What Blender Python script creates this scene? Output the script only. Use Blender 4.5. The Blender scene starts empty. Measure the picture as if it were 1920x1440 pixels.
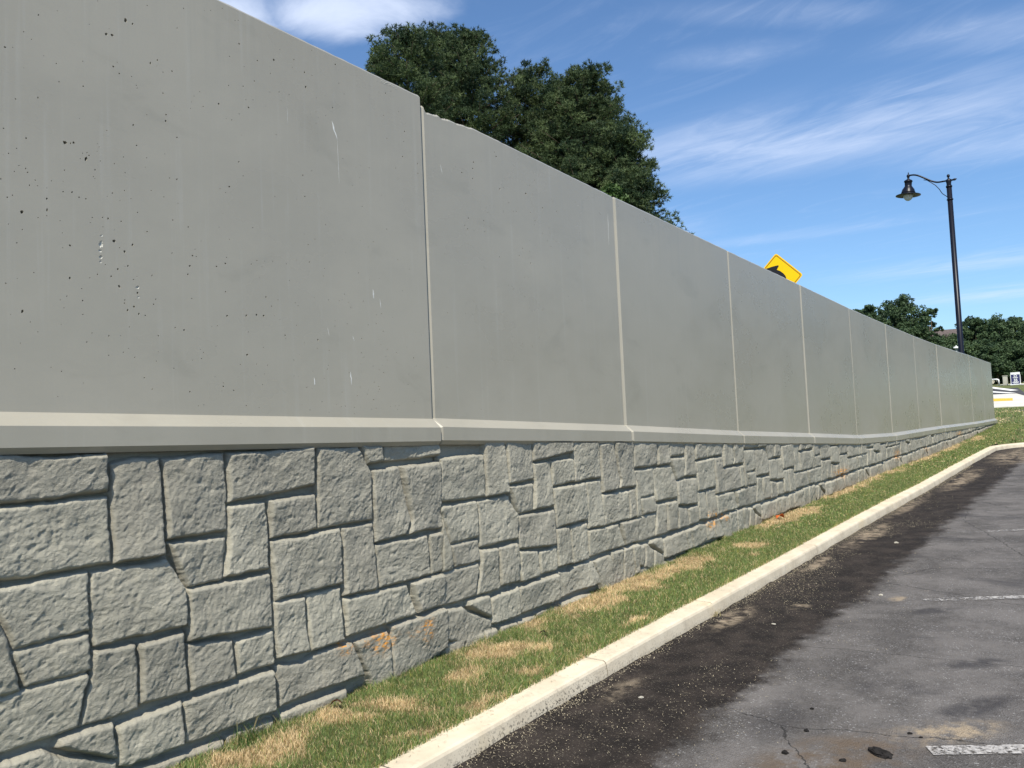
import bpy, bmesh, math, random
import numpy as np
from mathutils import Vector, Matrix
from mathutils.geometry import delaunay_2d_cdt

sc = bpy.context.scene
COL = sc.collection
PI = math.pi
# ------------------------------------------------------------------ camera
YAW, PITCH, ROLL = math.radians(35.6605), math.radians(3.3), math.atan(0.0437)
EYE = Vector((0, 0, 1.70))
fwd = Vector((math.cos(YAW)*math.cos(PITCH), math.sin(YAW)*math.cos(PITCH), math.sin(PITCH)))
rt = Vector((math.sin(YAW), -math.cos(YAW), 0.0))
up = rt.cross(fwd)
ix = rt*math.cos(ROLL) - up*math.sin(ROLL)
iu = rt*math.sin(ROLL) + up*math.cos(ROLL)
cam_d = bpy.data.cameras.new('camera')
cam = bpy.data.objects.new('camera', cam_d); COL.objects.link(cam)
m = Matrix((ix, iu, -fwd)).transposed().to_4x4(); m.translation = EYE
cam.matrix_world = m
cam_d.sensor_width = 36.0
cam_d.lens = 36.0*1596.0/1920.0
cam_d.clip_start = 0.05
cam_d.clip_end = 5000
sc.camera = cam
# ------------------------------------------------------------------ light
SUN = Vector((-0.50, -0.31, 0.81)).normalized()
sd = bpy.data.lights.new('sun', 'SUN'); sd.energy = 5.0; sd.angle = math.radians(0.53); sd.color = (1.0, 0.945, 0.83)
so = bpy.data.objects.new('sun', sd); COL.objects.link(so)
so.rotation_euler = SUN.to_track_quat('Z', 'Y').to_euler(); so.location = (-20, -12, 30)
sc.view_settings.view_transform = 'Standard'
sc.view_settings.look = 'None'
sc.view_settings.exposure = 0.22
sc.view_settings.gamma = 1.0
world = bpy.data.worlds.new('World'); sc.world = world; world.use_nodes = True
def N(nt, typ, **kw):
    n = nt.nodes.new(typ)
    for k, v in kw.items():
        if k == 'inp':
            for a, b in v.items(): n.inputs[a].default_value = b
        else: setattr(n, k, v)
    return n
def L(nt, a, b): nt.links.new(a, b)
def M_(nt, op, a, b=None, c=None, clamp=False):
    n = nt.nodes.new('ShaderNodeMath'); n.operation = op; n.use_clamp = clamp
    for i, v in enumerate((a, b, c)):
        if v is None: continue
        if isinstance(v, (int, float)): n.inputs[i].default_value = v
        else: nt.links.new(v, n.inputs[i])
    return n.outputs[0]
def ramp(nt, v, lo, hi, a=0.0, b=1.0, smooth=True):
    n = nt.nodes.new('ShaderNodeMapRange'); n.interpolation_type = 'SMOOTHSTEP' if smooth else 'LINEAR'
    n.inputs['From Min'].default_value = lo; n.inputs['From Max'].default_value = hi
    n.inputs['To Min'].default_value = a; n.inputs['To Max'].default_value = b
    nt.links.new(v, n.inputs['Value']); return n.outputs['Result']
def mix(nt, f, a, b, mode='MIX'):
    n = nt.nodes.new('ShaderNodeMix'); n.data_type = 'RGBA'; n.blend_type = mode
    if isinstance(f, (int, float)): n.inputs['Factor'].default_value = f
    else: nt.links.new(f, n.inputs['Factor'])
    for s, v in (('A', a), ('B', b)):
        sock = [i for i in n.inputs if i.name == s and i.type == 'RGBA'][0]
        if isinstance(v, (tuple, list)): sock.default_value = (*v[:3], 1)
        else: nt.links.new(v, sock)
    return [o for o in n.outputs if o.type == 'RGBA'][0]
def noise(nt, vec, scale, detail=4, rough=0.55, dist=0.0, out='Fac'):
    n = nt.nodes.new('ShaderNodeTexNoise')
    n.inputs['Scale'].default_value = scale; n.inputs['Detail'].default_value = detail
    n.inputs['Roughness'].default_value = rough; n.inputs['Distortion'].default_value = dist
    if vec is not None: nt.links.new(vec, n.inputs['Vector'])
    return n.outputs[out]
def mapping(nt, vec, loc=(0,0,0), rot=(0,0,0), scale=(1,1,1), typ='POINT'):
    n = nt.nodes.new('ShaderNodeMapping'); n.vector_type = typ
    n.inputs['Location'].default_value = loc; n.inputs['Rotation'].default_value = rot; n.inputs['Scale'].default_value = scale
    nt.links.new(vec, n.inputs['Vector']); return n.outputs[0]

wn = world.node_tree
for n in list(wn.nodes): wn.nodes.remove(n)
sky = N(wn, 'ShaderNodeTexSky', sky_type='NISHITA', sun_disc=False)
sky.sun_elevation = math.asin(SUN.z); sky.sun_rotation = math.atan2(SUN.x, SUN.y)
sky.altitude = 200; sky.air_density = 1.0; sky.dust_density = 0.8; sky.ozone_density = 1.6
tc = N(wn, 'ShaderNodeTexCoord')
sep = N(wn, 'ShaderNodeSeparateXYZ'); L(wn, tc.outputs['Generated'], sep.inputs[0])
zc = M_(wn, 'MAXIMUM', sep.outputs['Z'], 0.03)
u_ = M_(wn, 'DIVIDE', sep.outputs['X'], zc); v_ = M_(wn, 'DIVIDE', sep.outputs['Y'], zc)
comb = N(wn, 'ShaderNodeCombineXYZ'); L(wn, u_, comb.inputs[0]); L(wn, v_, comb.inputs[1])
cp = comb.outputs[0]
def blob(cu, cv, ang, ra, rb, amp, soft=0.9):
    # an elongated patch of cloud on the cloud plane: centre, heading and half lengths
    mp = mapping(wn, cp, loc=(-cu, -cv, 0))
    mp = mapping(wn, mp, rot=(0, 0, -ang))
    mp = mapping(wn, mp, scale=(1/ra, 1/rb, 1))
    l = N(wn, 'ShaderNodeVectorMath', operation='LENGTH'); L(wn, mp, l.inputs[0])
    return M_(wn, 'MULTIPLY', ramp(wn, l.outputs['Value'], 1.0, 1.0-soft), amp)

wsp = noise(wn, mapping(wn, mapping(wn, cp, rot=(0, 0, 0.30)), scale=(2.6, 0.85, 1)), 1.9, 10, 0.66, 1.3)
wsp2 = noise(wn, mapping(wn, cp, loc=(4, 1, 0), scale=(1.0, 0.6, 1)), 1.8, 5, 0.55, 0.4)
def add(*bs):
    s = bs[0]
    for b_ in bs[1:]: s = M_(wn, 'MAXIMUM', s, b_)
    return s
band = add(blob(3.05, 0.85, PI/2+0.22, 1.25, 0.62, 1.0), blob(3.55, 0.05, PI/2+0.1, 0.9, 0.55, 0.95), blob(2.55, 0.20, PI/2+0.35, 0.45, 0.20, .45),
           blob(2.22, 0.78, PI/2+.5, .28, .12, .6), blob(2.06, 0.62, PI/2+.75, .42, .10, .55), blob(3.9, 1.9, PI/2, 0.5, 0.5, .35), blob(6.4, 0.7, PI/2+.1, 1.3, 0.55, 0.62), blob(8.3, 0.5, PI/2+.1, 1.8, 0.8, 0.75), blob(4.6, 1.3, PI/2+.2, 1.3, .22, .30), blob(2.3,-1.2,1.6,1.5,.8,.6), blob(-1.5, 0.5, .4, 1.4, .6, .8), blob(-.3,-2.2,1.,1.6,.8,.7))
wf = ramp(wn, M_(wn, 'MULTIPLY_ADD', wsp2, 0.9, M_(wn, 'MULTIPLY', wsp, 0.62)), 0.42, 1.02)
d1 = M_(wn, 'MULTIPLY', M_(wn, 'MULTIPLY', band, wf), 0.58)
veil = M_(wn, 'MULTIPLY', ramp(wn, wsp, 0.48, 0.85), 0.10)
puf = noise(wn, cp, 3.3, 8, 0.62, 0.4)
pf_ = M_(wn, 'ADD', M_(wn, 'MULTIPLY', add(blob(1.37, 1.42, 2.2, 0.42, 0.26, 1.0, 1.0), blob(1.15, 1.72, 2.2, 0.5, 0.34, 1.0, 1.0), blob(1.43,1.24,2.2,.16,.10,.55,1.0)), 0.85), M_(wn, 'MULTIPLY_ADD', puf, 1.0, -0.5))
d2 = M_(wn, 'MULTIPLY', ramp(wn, pf_, 0.14, 0.85), 0.9)
dens = M_(wn, 'MAXIMUM', M_(wn, 'ADD', d1, veil), d2, clamp=True)

BG = N(wn, 'ShaderNodeBackground'); BG.inputs['Strength'].default_value = 0.112
skyc = mix(wn, 1.0, sky.outputs[0], (0.84, 1.06, 1.26), 'MULTIPLY')
cloudc = (6.3, 7.1, 8.8)
final = mix(wn, dens, skyc, cloudc)
L(wn, final, BG.inputs['Color'])
wo = N(wn, 'ShaderNodeOutputWorld'); L(wn, BG.outputs[0], wo.inputs[0])

# ------------------------------------------------------------------ helpers
rng = np.random.default_rng(7)
random.seed(7)
def tag(o, label=None, cat=None, group=None, kind=None):
    if label: o['label'] = label
    if cat: o['category'] = cat
    if group: o['group'] = group
    if kind: o['kind'] = kind
    return o
def empty(name, loc, label=None, cat=None, group=None, rz=0.0):
    o = bpy.data.objects.new(name, None); COL.objects.link(o); o.location = loc; o.rotation_euler = (0, 0, rz)
    o.empty_display_size = 0.2
    return tag(o, label, cat, group)
def mesh_np(name, verts, faces, mat, parent=None, smooth=False, mats=None, attrs=None, off=None):
    """verts (n,3), faces a (m,k) array or a list of such arrays / index lists."""
    me = bpy.data.meshes.new(name)
    verts = np.asarray(verts, dtype=np.float64)
    if off is not None: verts = verts - np.asarray(off)
    if isinstance(faces, np.ndarray): faces = [faces]
    loops, starts, tots = [], [], []; n = 0
    for f in faces:
        f = np.asarray(f)
        if f.ndim == 1: f = f[None, :]
        k = f.shape[1]; loops.append(f.ravel())
        starts.append(n + np.arange(f.shape[0])*k); tots.append(np.full(f.shape[0], k)); n += f.size
    loops = np.concatenate(loops).astype(np.int32); starts = np.concatenate(starts).astype(np.int32)
    me.vertices.add(len(verts)); me.vertices.foreach_set('co', verts.ravel().astype(np.float32))
    me.loops.add(len(loops)); me.loops.foreach_set('vertex_index', loops)
    me.polygons.add(len(starts)); me.polygons.foreach_set('loop_start', starts)
    if mats is not None: me.polygons.foreach_set('material_index', np.asarray(mats, dtype=np.int32))
    me.polygons.foreach_set('use_smooth', np.full(len(starts), bool(smooth)))
    me.update(calc_edges=True); me.validate()
    if attrs:
        for an, (dom, arr) in attrs.items():
            arr = np.asarray(arr, dtype=np.float32)
            if arr.ndim == 1:
                a = me.attributes.new(an, 'FLOAT', dom); a.data.foreach_set('value', arr)
            else:
                a = me.attributes.new(an, 'FLOAT_COLOR', dom); a.data.foreach_set('color', arr.ravel())
    for mm in (mat if isinstance(mat, (list, tuple)) else [mat]): me.materials.append(mm)
    o = bpy.data.objects.new(name, me); COL.objects.link(o)
    if parent is not None: o.parent = parent
    return o
class MB:
    def __init__(s): s.v = []; s.f = {}; s.m = {}
    def n(s): return len(s.v)
    def add(s, vs, fs, mi=0):
        b = len(s.v); s.v += [tuple(p) for p in vs]
        for f in fs:
            s.f.setdefault(len(f), []).append([i+b for i in f]); s.m.setdefault(len(f), []).append(mi)
    def box(s, c, d, rz=0.0, mi=0, bev=0.0):
        bm = bmesh.new(); bmesh.ops.create_cube(bm, size=1.0)
        bmesh.ops.scale(bm, vec=d, verts=bm.verts)
        if bev: bmesh.ops.bevel(bm, geom=bm.edges[:], offset=bev, segments=2, affect='EDGES', profile=0.5)
        bmesh.ops.rotate(bm, matrix=Matrix.Rotation(rz, 3, 'Z'), verts=bm.verts)
        bm.verts.index_update()
        s.add([v.co + Vector(c) for v in bm.verts], [[v.index for v in f.verts] for f in bm.faces], mi); bm.free()
    def tube(s, pts, rad, seg=10, cap=True, mi=0):
        pts = [Vector(p) for p in pts]
        if not isinstance(rad, (list, tuple)): rad = [rad]*len(pts)
        rings = []; ref = Vector((0, 0, 1))
        for i, p in enumerate(pts):
            t = (pts[min(i+1, len(pts)-1)] - pts[max(i-1, 0)]).normalized()
            a = t.cross(ref)
            if a.length < 1e-3: a = t.cross(Vector((1, 0, 0)))
            a.normalize(); b = t.cross(a)
            rings.append([p + (a*math.cos(k*2*PI/seg) + b*math.sin(k*2*PI/seg))*rad[i] for k in range(seg)])
        vs = [q for r in rings for q in r]; fs = []
        for i in range(len(pts)-1):
            for k in range(seg):
                k2 = (k+1) % seg; fs.append([i*seg+k, i*seg+k2, (i+1)*seg+k2, (i+1)*seg+k])
        if cap: fs += [list(range(seg))[::-1], [(len(pts)-1)*seg+k for k in range(seg)]]
        s.add(vs, fs, mi)
    def lathe(s, c, prof, seg=24, mi=0, mat=None):
        vs, fs = [], []; c = Vector(c)
        for r, z in prof:
            for k in range(seg):
                p = Vector((r*math.cos(k*2*PI/seg), r*math.sin(k*2*PI/seg), z))
                if mat is not None: p = mat @ p
                vs.append(c + p)
        for i in range(len(prof)-1):
            for k in range(seg):
                k2 = (k+1) % seg; fs.append([i*seg+k, i*seg+k2, (i+1)*seg+k2, (i+1)*seg+k])
        s.add(vs, fs, mi)
    def build(s, name, mat, parent=None, smooth=False, off=None):
        ks = list(s.f); fl = [np.array(s.f[k]) for k in ks]; ms = sum((s.m[k] for k in ks), [])
        return mesh_np(name, np.array(s.v), fl, mat, parent, smooth, mats=ms, off=off)
# value noise on numpy arrays
def vnoise(x, y, seed=0):
    xi = np.floor(x).astype(np.int64); yi = np.floor(y).astype(np.int64); fx = x-xi; fy = y-yi
    fx = fx*fx*fx*(fx*(fx*6-15)+10); fy = fy*fy*fy*(fy*(fy*6-15)+10)
    def h(a, b):
        n = (a*374761393 + b*668265263 + seed*1442695041) & 0xffffffff
        n = ((n ^ (n >> 13))*1274126177) & 0xffffffff
        return ((n ^ (n >> 16)) & 0xffff)/65535.0*2-1
    return (h(xi, yi)*(1-fx)+h(xi+1, yi)*fx)*(1-fy)+(h(xi, yi+1)*(1-fx)+h(xi+1, yi+1)*fx)*fy
def fbm(x, y, oct=4, seed=0, gain=0.5):
    a = 1.0; s = 0.0; t = 0.0
    for i in range(oct):
        s = s + a*vnoise(x*2**i+17.3*i, y*2**i-9.1*i, seed+i); t += a; a *= gain
    return s/t
def grid_faces(nx, ny):
    i = np.arange(nx-1)[:, None]; j = np.arange(ny-1)[None, :]
    a = i*ny+j
    return np.stack([a, a+ny, a+ny+1, a+1], -1).reshape(-1, 4)

# ------------------------------------------------------------------ materials
def mat(name, col, rough=0.8, spec=0.3, metal=0.0, var=0.0, vscale=3.0, bump=0.0, bscale=40.0, bdist=0.01):
    mt = bpy.data.materials.new(name); mt.use_nodes = True; nt = mt.node_tree
    b = nt.nodes['Principled BSDF']; b.inputs['Roughness'].default_value = rough
    b.inputs['Specular IOR Level'].default_value = spec; b.inputs['Metallic'].default_value = metal
    t = N(nt, 'ShaderNodeTexCoord'); o = t.outputs['Object']
    c = noise(nt, o, vscale, 5)
    f = ramp(nt, c, 0.3, 0.7)
    lo = tuple(x*(1-var) for x in col); hi = tuple(min(1, x*(1+var)) for x in col)
    L(nt, mix(nt, f, lo, hi), b.inputs['Base Color'])
    if bump:
        bp = N(nt, 'ShaderNodeBump'); bp.inputs['Strength'].default_value = bump; bp.inputs['Distance'].default_value = bdist
        L(nt, noise(nt, o, bscale, 6, 0.6), bp.inputs['Height']); L(nt, bp.outputs[0], b.inputs['Normal'])
    return mt
def new_mat(name, rough=0.85, spec=0.25):
    mt = bpy.data.materials.new(name); mt.use_nodes = True; nt = mt.node_tree
    b = nt.nodes['Principled BSDF']; b.inputs['Roughness'].default_value = rough; b.inputs['Specular IOR Level'].default_value = spec
    return mt, nt, b
def add_bump(nt, b, h, strength, dist, prev=None):
    bp = N(nt, 'ShaderNodeBump'); bp.inputs['Strength'].default_value = strength; bp.inputs['Distance'].default_value = dist
    L(nt, h, bp.inputs['Height'])
    if prev is not None: L(nt, prev, bp.inputs['Normal'])
    L(nt, bp.outputs[0], b.inputs['Normal']); return bp.outputs[0]

# smooth cast concrete of the parapet
m_conc, nt, b = new_mat('cast_concrete', 0.5, 0.5)
geo = N(nt, 'ShaderNodeNewGeometry'); P = geo.outputs['Position']
n1 = ramp(nt, noise(nt, mapping(nt, P, scale=(0.6, 1, 0.9)), 1.3, 5, 0.6), 0.33, 0.68)
c0 = mix(nt, n1, (0.350, 0.320, 0.254), (0.384, 0.352, 0.281))
n2 = ramp(nt, noise(nt, mapping(nt, P, loc=(3, 0, 7), scale=(0.8, 1, 1.5)), 1.7, 4, 0.6, 0.6), 0.56, 0.72)
c1 = mix(nt, M_(nt, 'MULTIPLY', n2, 0.5), c0, (0.305, 0.280, 0.220))
n3 = ramp(nt, noise(nt, mapping(nt, P, scale=(9, 1, 0.35)), 2.2, 4, 0.6), 0.55, 0.8)
c2 = mix(nt, M_(nt, 'MULTIPLY', n3, 0.22), c1, (0.50, 0.49, 0.45))
n4 = noise(nt, P, 90, 3, 0.6)
c3 = mix(nt, ramp(nt, n4, 0.35, 0.7, 0, 0.16), c2, (0.30, 0.30, 0.28))
spz = N(nt, 'ShaderNodeSeparateXYZ'); L(nt, P, spz.inputs[0])
drip = noise(nt, mapping(nt, P, scale=(1, 1, 0.03)), 9, 5, 0.7)
topl = M_(nt, 'MULTIPLY_ADD', spz.outputs['X'], -0.034, 4.42)
dd0 = ramp(nt, M_(nt, 'SUBTRACT', topl, spz.outputs['Z']), 0.9, 0.05, 0, 1)
c3 = mix(nt, M_(nt, 'MULTIPLY', M_(nt, 'MULTIPLY', ramp(nt, drip, 0.50, 0.75), dd0), 0.32), c3, (0.27, 0.265, 0.23))
at = N(nt, 'ShaderNodeAttribute', attribute_name='tone'); c3 = mix(nt, ramp(nt, at.outputs['Fac'], -1, 1, 0, 0.22, smooth=False), c3, (0.25, 0.25, 0.215))
L(nt, c3, b.inputs['Base Color'])
L(nt, ramp(nt, n1, 0, 1, 0.27, 0.35), b.inputs['Roughness'])
nb = add_bump(nt, b, noise(nt, P, 2.2, 3, 0.5), 0.25, 0.012)
add_bump(nt, b, noise(nt, P, 160, 4, 0.65), 0.18, 0.0008, nb)
m_scrape = mat('pale_scrape', (0.66, 0.66, 0.62), 0.9, 0.2, var=0.1, vscale=60)
m_rawconc = mat('broken_concrete', (0.50, 0.485, 0.43), 0.95, 0.2, var=0.25, vscale=70, bump=0.8, bscale=120, bdist=0.006)
m_pit_shade = mat('pit_shade_concrete', (0.17, 0.165, 0.135), 0.95, 0.1, var=0.3, vscale=120)  # shade painted into the pit centres: darker colour than the panel concrete

# stone faced concrete
m_stone, nt, b = new_mat('stone_pattern_concrete', 0.9, 0.15)
geo = N(nt, 'ShaderNodeNewGeometry'); P = geo.outputs['Position']
n1 = ramp(nt, noise(nt, P, 2.4, 6, 0.6), 0.32, 0.68)
c0 = mix(nt, n1, (0.305, 0.285, 0.226), (0.412, 0.385, 0.306))
n2 = ramp(nt, noise(nt, P, 34, 5, 0.65), 0.35, 0.7)
c1 = mix(nt, M_(nt, 'MULTIPLY', n2, 0.35), c0, (0.47, 0.44, 0.345))
n5 = ramp(nt, noise(nt, mapping(nt, P, loc=(9, 2, 4)), 5.5, 5, 0.6), 0.6, 0.78)
c1 = mix(nt, M_(nt, 'MULTIPLY', n5, 0.45), c1, (0.36, 0.31, 0.265))
at3 = N(nt, 'ShaderNodeAttribute', attribute_name='shade')
c1 = mix(nt, at3.outputs['Fac'], c1, (0.27, 0.25, 0.205))
at = N(nt, 'ShaderNodeAttribute', attribute_name='soil')
c2 = mix(nt, at.outputs['Fac'], c1, (0.30, 0.235, 0.165))
at2 = N(nt, 'ShaderNodeAttribute', attribute_name='paint')
pf = M_(nt, 'MULTIPLY', at2.outputs['Fac'], ramp(nt, noise(nt, mapping(nt, P, rot=(0, 0.7, 0), scale=(1, 1, 2.6)), 18, 5, 0.75), 0.46, 0.62))
c3 = mix(nt, pf, c2, (0.80, 0.33, 0.035))
L(nt, c3, b.inputs['Base Color'])
h1 = noise(nt, mapping(nt, P, rot=(0, 0.75, 0), scale=(1, 1, 1.35)), 48, 7, 0.66, 0.5)
h2 = noise(nt, P, 150, 5, 0.7)
nb = add_bump(nt, b, h1, 0.6, 0.013)
add_bump(nt, b, h2, 0.8, 0.005, nb)

# kerb concrete
m_kerb, nt, b = new_mat('kerb_concrete', 0.85, 0.2)
geo = N(nt, 'ShaderNodeNewGeometry'); P = geo.outputs['Position']
sp = N(nt, 'ShaderNodeSeparateXYZ'); L(nt, P, sp.inputs[0])
c0 = mix(nt, ramp(nt, noise(nt, P, 3.0, 6, 0.65), 0.3, 0.7), (0.56, 0.475, 0.35), (0.69, 0.60, 0.455))
c1 = mix(nt, ramp(nt, noise(nt, mapping(nt, P, loc=(5, 0, 0)), 1.3, 4), 0.56, 0.74, 0, 0.5), c0, (0.66, 0.52, 0.30))
c1 = mix(nt, ramp(nt, noise(nt, mapping(nt, P, loc=(1, 4, 2)), 7, 7, 0.75), 0.50, 0.72, 0, 0.55), c1, (0.40, 0.34, 0.26))
c1 = mix(nt, ramp(nt, noise(nt, P, 90, 4, 0.7), 0.62, 0.78, 0, 0.35), c1, (0.30, 0.25, 0.19))
at = N(nt, 'ShaderNodeAttribute', attribute_name='tar')
tf = M_(nt, 'MULTIPLY', at.outputs['Fac'], ramp(nt, noise(nt, P, 70, 4, 0.65), 0.53, 0.60))
c2 = mix(nt, tf, c1, (0.045, 0.04, 0.036))
L(nt, c2, b.inputs['Base Color'])
add_bump(nt, b, noise(nt, P, 120, 5, 0.7), 0.35, 0.002)

# asphalt
m_asph, nt, b = new_mat('asphalt', 0.85, 0.22)
geo = N(nt, 'ShaderNodeNewGeometry'); P = geo.outputs['Position']
sp = N(nt, 'ShaderNodeSeparateXYZ'); L(nt, P, sp.inputs[0])
base = mix(nt, ramp(nt, noise(nt, P, 1.6, 8, 0.72), 0.34, 0.66), (0.078, 0.070, 0.064), (0.172, 0.156, 0.144))
vor = N(nt, 'ShaderNodeTexVoronoi', feature='F1'); vor.inputs['Scale'].default_value = 125; L(nt, P, vor.inputs['Vector'])
sepc = N(nt, 'ShaderNodeSeparateColor'); L(nt, vor.outputs['Color'], sepc.inputs[0])
agg = ramp(nt, sepc.outputs[0], 0.35, 1.0, 0, 0.45, smooth=False)
base = mix(nt, agg, base, (0.19, 0.18, 0.175))
base = mix(nt, ramp(nt, noise(nt, P, 55, 6, 0.8), 0.52, 0.72, 0, 0.6), base, (0.055, 0.05, 0.048))
agg2 = M_(nt, 'MULTIPLY', ramp(nt, sepc.outputs[1], 0.93, 0.99), ramp(nt, noise(nt, P, 3.5, 5, 0.7), 0.38, 0.62, 0.1, 0.75))
base = mix(nt, agg2, base, (0.42, 0.41, 0.40))
darkp = mix(nt, ramp(nt, noise(nt, mapping(nt, P, scale=(1, 0.6, 1)), 0.9, 5, 0.6, 0.5), 0.56, 0.72, 0, 0.8), base, (0.045, 0.042, 0.044))
wob = M_(nt, 'MULTIPLY_ADD', noise(nt, P, 2.6, 8, 0.75), 0.7, -0.35)
ey = M_(nt, 'ADD', sp.outputs['Y'], wob)
strip = ramp(nt, ey, 1.94, 2.14)
sealc = mix(nt, ramp(nt, noise(nt, P, 4.5, 5, 0.6), 0.35, 0.7), (0.017, 0.013, 0.011), (0.044, 0.034, 0.028))
sealc = mix(nt, M_(nt, 'MULTIPLY', ramp(nt, sepc.outputs[2], 0.90, 0.97), 0.5), sealc, (0.15, 0.13, 0.10))
c2 = mix(nt, strip, darkp, sealc)
# dirt and sand lying on the surface, patch by patch: centre x, centre y, radii, strength
PW = mix(nt, 0.16, P, mix(nt, 1.0, P, noise(nt, P, 4, 6, 0.7, out='Color'), 'ADD'))
def spot(cx, cy, ra, rb, ang, amp):
    cx += .08; cy += .08
    mp = mapping(nt, PW, loc=(-cx, -cy, 0)); mp = mapping(nt, mp, rot=(0, 0, -ang)); mp = mapping(nt, mp, scale=(1/ra, 1/rb, 0))
    l = N(nt, 'ShaderNodeVectorMath', operation='LENGTH'); L(nt, mp, l.inputs[0])
    return M_(nt, 'MULTIPLY', ramp(nt, l.outputs['Value'], 1.15, 0.35), amp)
def spots(lst, nz, lo, hi):
    s = None
    for a in lst:
        q = spot(*a); s = q if s is None else M_(nt, 'MAXIMUM', s, q)
    return M_(nt, 'MULTIPLY', s, ramp(nt, nz, lo, hi))
nz = noise(nt, P, 9, 6, 0.7)
tan = spots([(5.09, 0.92, 0.40, 0.17, -0.75, 1.3), (8.2, 1.76, 0.14, 0.08, 0, 1), (5.0, 2.80, 0.35, 0.10, 0, .5), (7.05, 2.84, 0.5, 0.14, 0, 1.0), (7.6, 2.45, 0.14, 0.09, 0, .9),
             (9.5, 2.87, 0.7, 0.10, 0, .9), (11.6, 2.80, 1.3, 0.18, 0, .95), (14.8, 2.88, 1.8, 0.12, 0, .8), (19.2, 2.72, 2.6, 0.26, 0, .9), (25.5, 2.3, 3.5, 0.7, 0, .95), (27.7, 0.5, 0.7, 2.5, 0, .8), (6.9, 0.62, 0.2, 0.06, 0.2, .5)], M_(nt, 'MULTIPLY_ADD', noise(nt, P, 2.5, 4, 0.6), 0.5, M_(nt, 'MULTIPLY', nz, 0.6)), 0.47, 0.66)
c3 = mix(nt, tan, c2, (0.34, 0.27, 0.19))
brown = spots([(4.52, 1.33, 0.60, 0.30, -0.6, 1.3), (4.1, 1.25, 0.6, 0.4, 0, 1.2)], noise(nt, P, 6, 5, 0.7), 0.34, 0.62)
c3 = mix(nt, M_(nt, 'MULTIPLY', brown, 0.85, clamp=True), c3, (0.135, 0.102, 0.075))
dark = spots([(6.45, 0.93, 0.32, 0.13, -0.9, 1), (7.85, 1.40, 0.28, 0.12, -0.7, .9), (5.55, 0.82, 0.42, 0.13, -0.5, 1), (4.95, 1.75, 0.5, 0.2, 0, .5)], noise(nt, P, 5, 4, 0.6), 0.30, 0.55)
c3 = mix(nt, M_(nt, 'MULTIPLY', dark, 0.72), c3, (0.035, 0.033, 0.036))
vc = N(nt, 'ShaderNodeTexVoronoi', feature='DISTANCE_TO_EDGE'); vc.inputs['Scale'].default_value = 0.55
L(nt, mix(nt, 0.12, P, noise(nt, P, 3, 5, 0.7, out='Color')), vc.inputs['Vector'])
crk = M_(nt, 'MULTIPLY', ramp(nt, vc.outputs['Distance'], 0.0030, 0.0006), M_(nt, 'SUBTRACT', 1.0, strip))
c3 = mix(nt, M_(nt, 'MULTIPLY', crk, 0.8), c3, (0.02, 0.019, 0.018))
L(nt, c3, b.inputs['Base Color'])
nb = add_bump(nt, b, vor.outputs['Distance'], 0.8, 0.010)
add_bump(nt, b, noise(nt, P, 14, 6, 0.7), 0.5, 0.012, nb)

m_line, nt, b = new_mat('worn_line_paint', 0.8, 0.2)
geo = N(nt, 'ShaderNodeNewGeometry'); P = geo.outputs['Position']
b.inputs['Base Color'].default_value = (0.50, 0.475, 0.45, 1)
L(nt, mix(nt, ramp(nt, noise(nt, P, 40, 4), 0.35, 0.65), (0.36, 0.34, 0.32), (0.58, 0.55, 0.52)), b.inputs['Base Color'])
tr = N(nt, 'ShaderNodeBsdfTransparent'); mx = N(nt, 'ShaderNodeMixShader')
sp2 = N(nt, 'ShaderNodeSeparateXYZ'); L(nt, P, sp2.inputs[0])
fade = ramp(nt, sp2.outputs['Y'], 2.0, 0.7, 0.0, 0.16, smooth=False)
wear = M_(nt, 'ADD', noise(nt, P, 26, 7, 0.75), fade)
L(nt, ramp(nt, wear, 0.55, 0.70, 0, .78), mx.inputs[0])
L(nt, tr.outputs[0], mx.inputs[1]); L(nt, b.outputs[0], mx.inputs[2])
L(nt, mx.outputs[0], nt.nodes['Material Output'].inputs['Surface'])
m_line2 = mat('white_road_paint', (0.78, 0.76, 0.70), 0.7, 0.2, var=0.1, vscale=8)
m_yel = mat('yellow_tactile', (0.75, 0.44, 0.05), 0.7, 0.2, var=0.1, vscale=8)
m_walk = mat('pale_walk_concrete', (0.62, 0.585, 0.50), 0.9, 0.2, var=0.1, vscale=1.5)
m_road2 = mat('far_asphalt', (0.07, 0.068, 0.07), 0.9, 0.2, var=0.2, vscale=1.5)

# soil / turf base
def turf_mat(name, mixattr=False):
    mt, nt, b = new_mat(name, 0.95, 0.1)
    geo = N(nt, 'ShaderNodeNewGeometry'); P = geo.outputs['Position']
    g = mix(nt, ramp(nt, noise(nt, P, 14, 6, 0.7), 0.32, 0.68), (0.10, 0.115, 0.045), (0.17, 0.19, 0.075))
    s = mix(nt, ramp(nt, noise(nt, P, 30, 5, 0.7), 0.3, 0.7), (0.20, 0.14, 0.065), (0.42, 0.31, 0.15))
    if mixattr:
        at = N(nt, 'ShaderNodeAttribute', attribute_name='straw'); f = at.outputs['Fac']
    else:
        f = M_(nt, 'MULTIPLY', ramp(nt, noise(nt, mapping(nt, P, scale=(0.35, 1, 1)), 0.55, 5, 0.65), 0.55, 0.75), 0.7)
    L(nt, mix(nt, f, g, s), b.inputs['Base Color'])
    add_bump(nt, b, noise(nt, P, 30, 6, 0.8), 1.0, 0.05)
    return mt
m_turf = turf_mat('turf_base', True); m_ground = turf_mat('grassy_ground')
m_blade, nt, b = new_mat('grass_blade', 0.6, 0.25)
at = N(nt, 'ShaderNodeAttribute', attribute_name='col'); L(nt, at.outputs['Color'], b.inputs['Base Color'])
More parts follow.
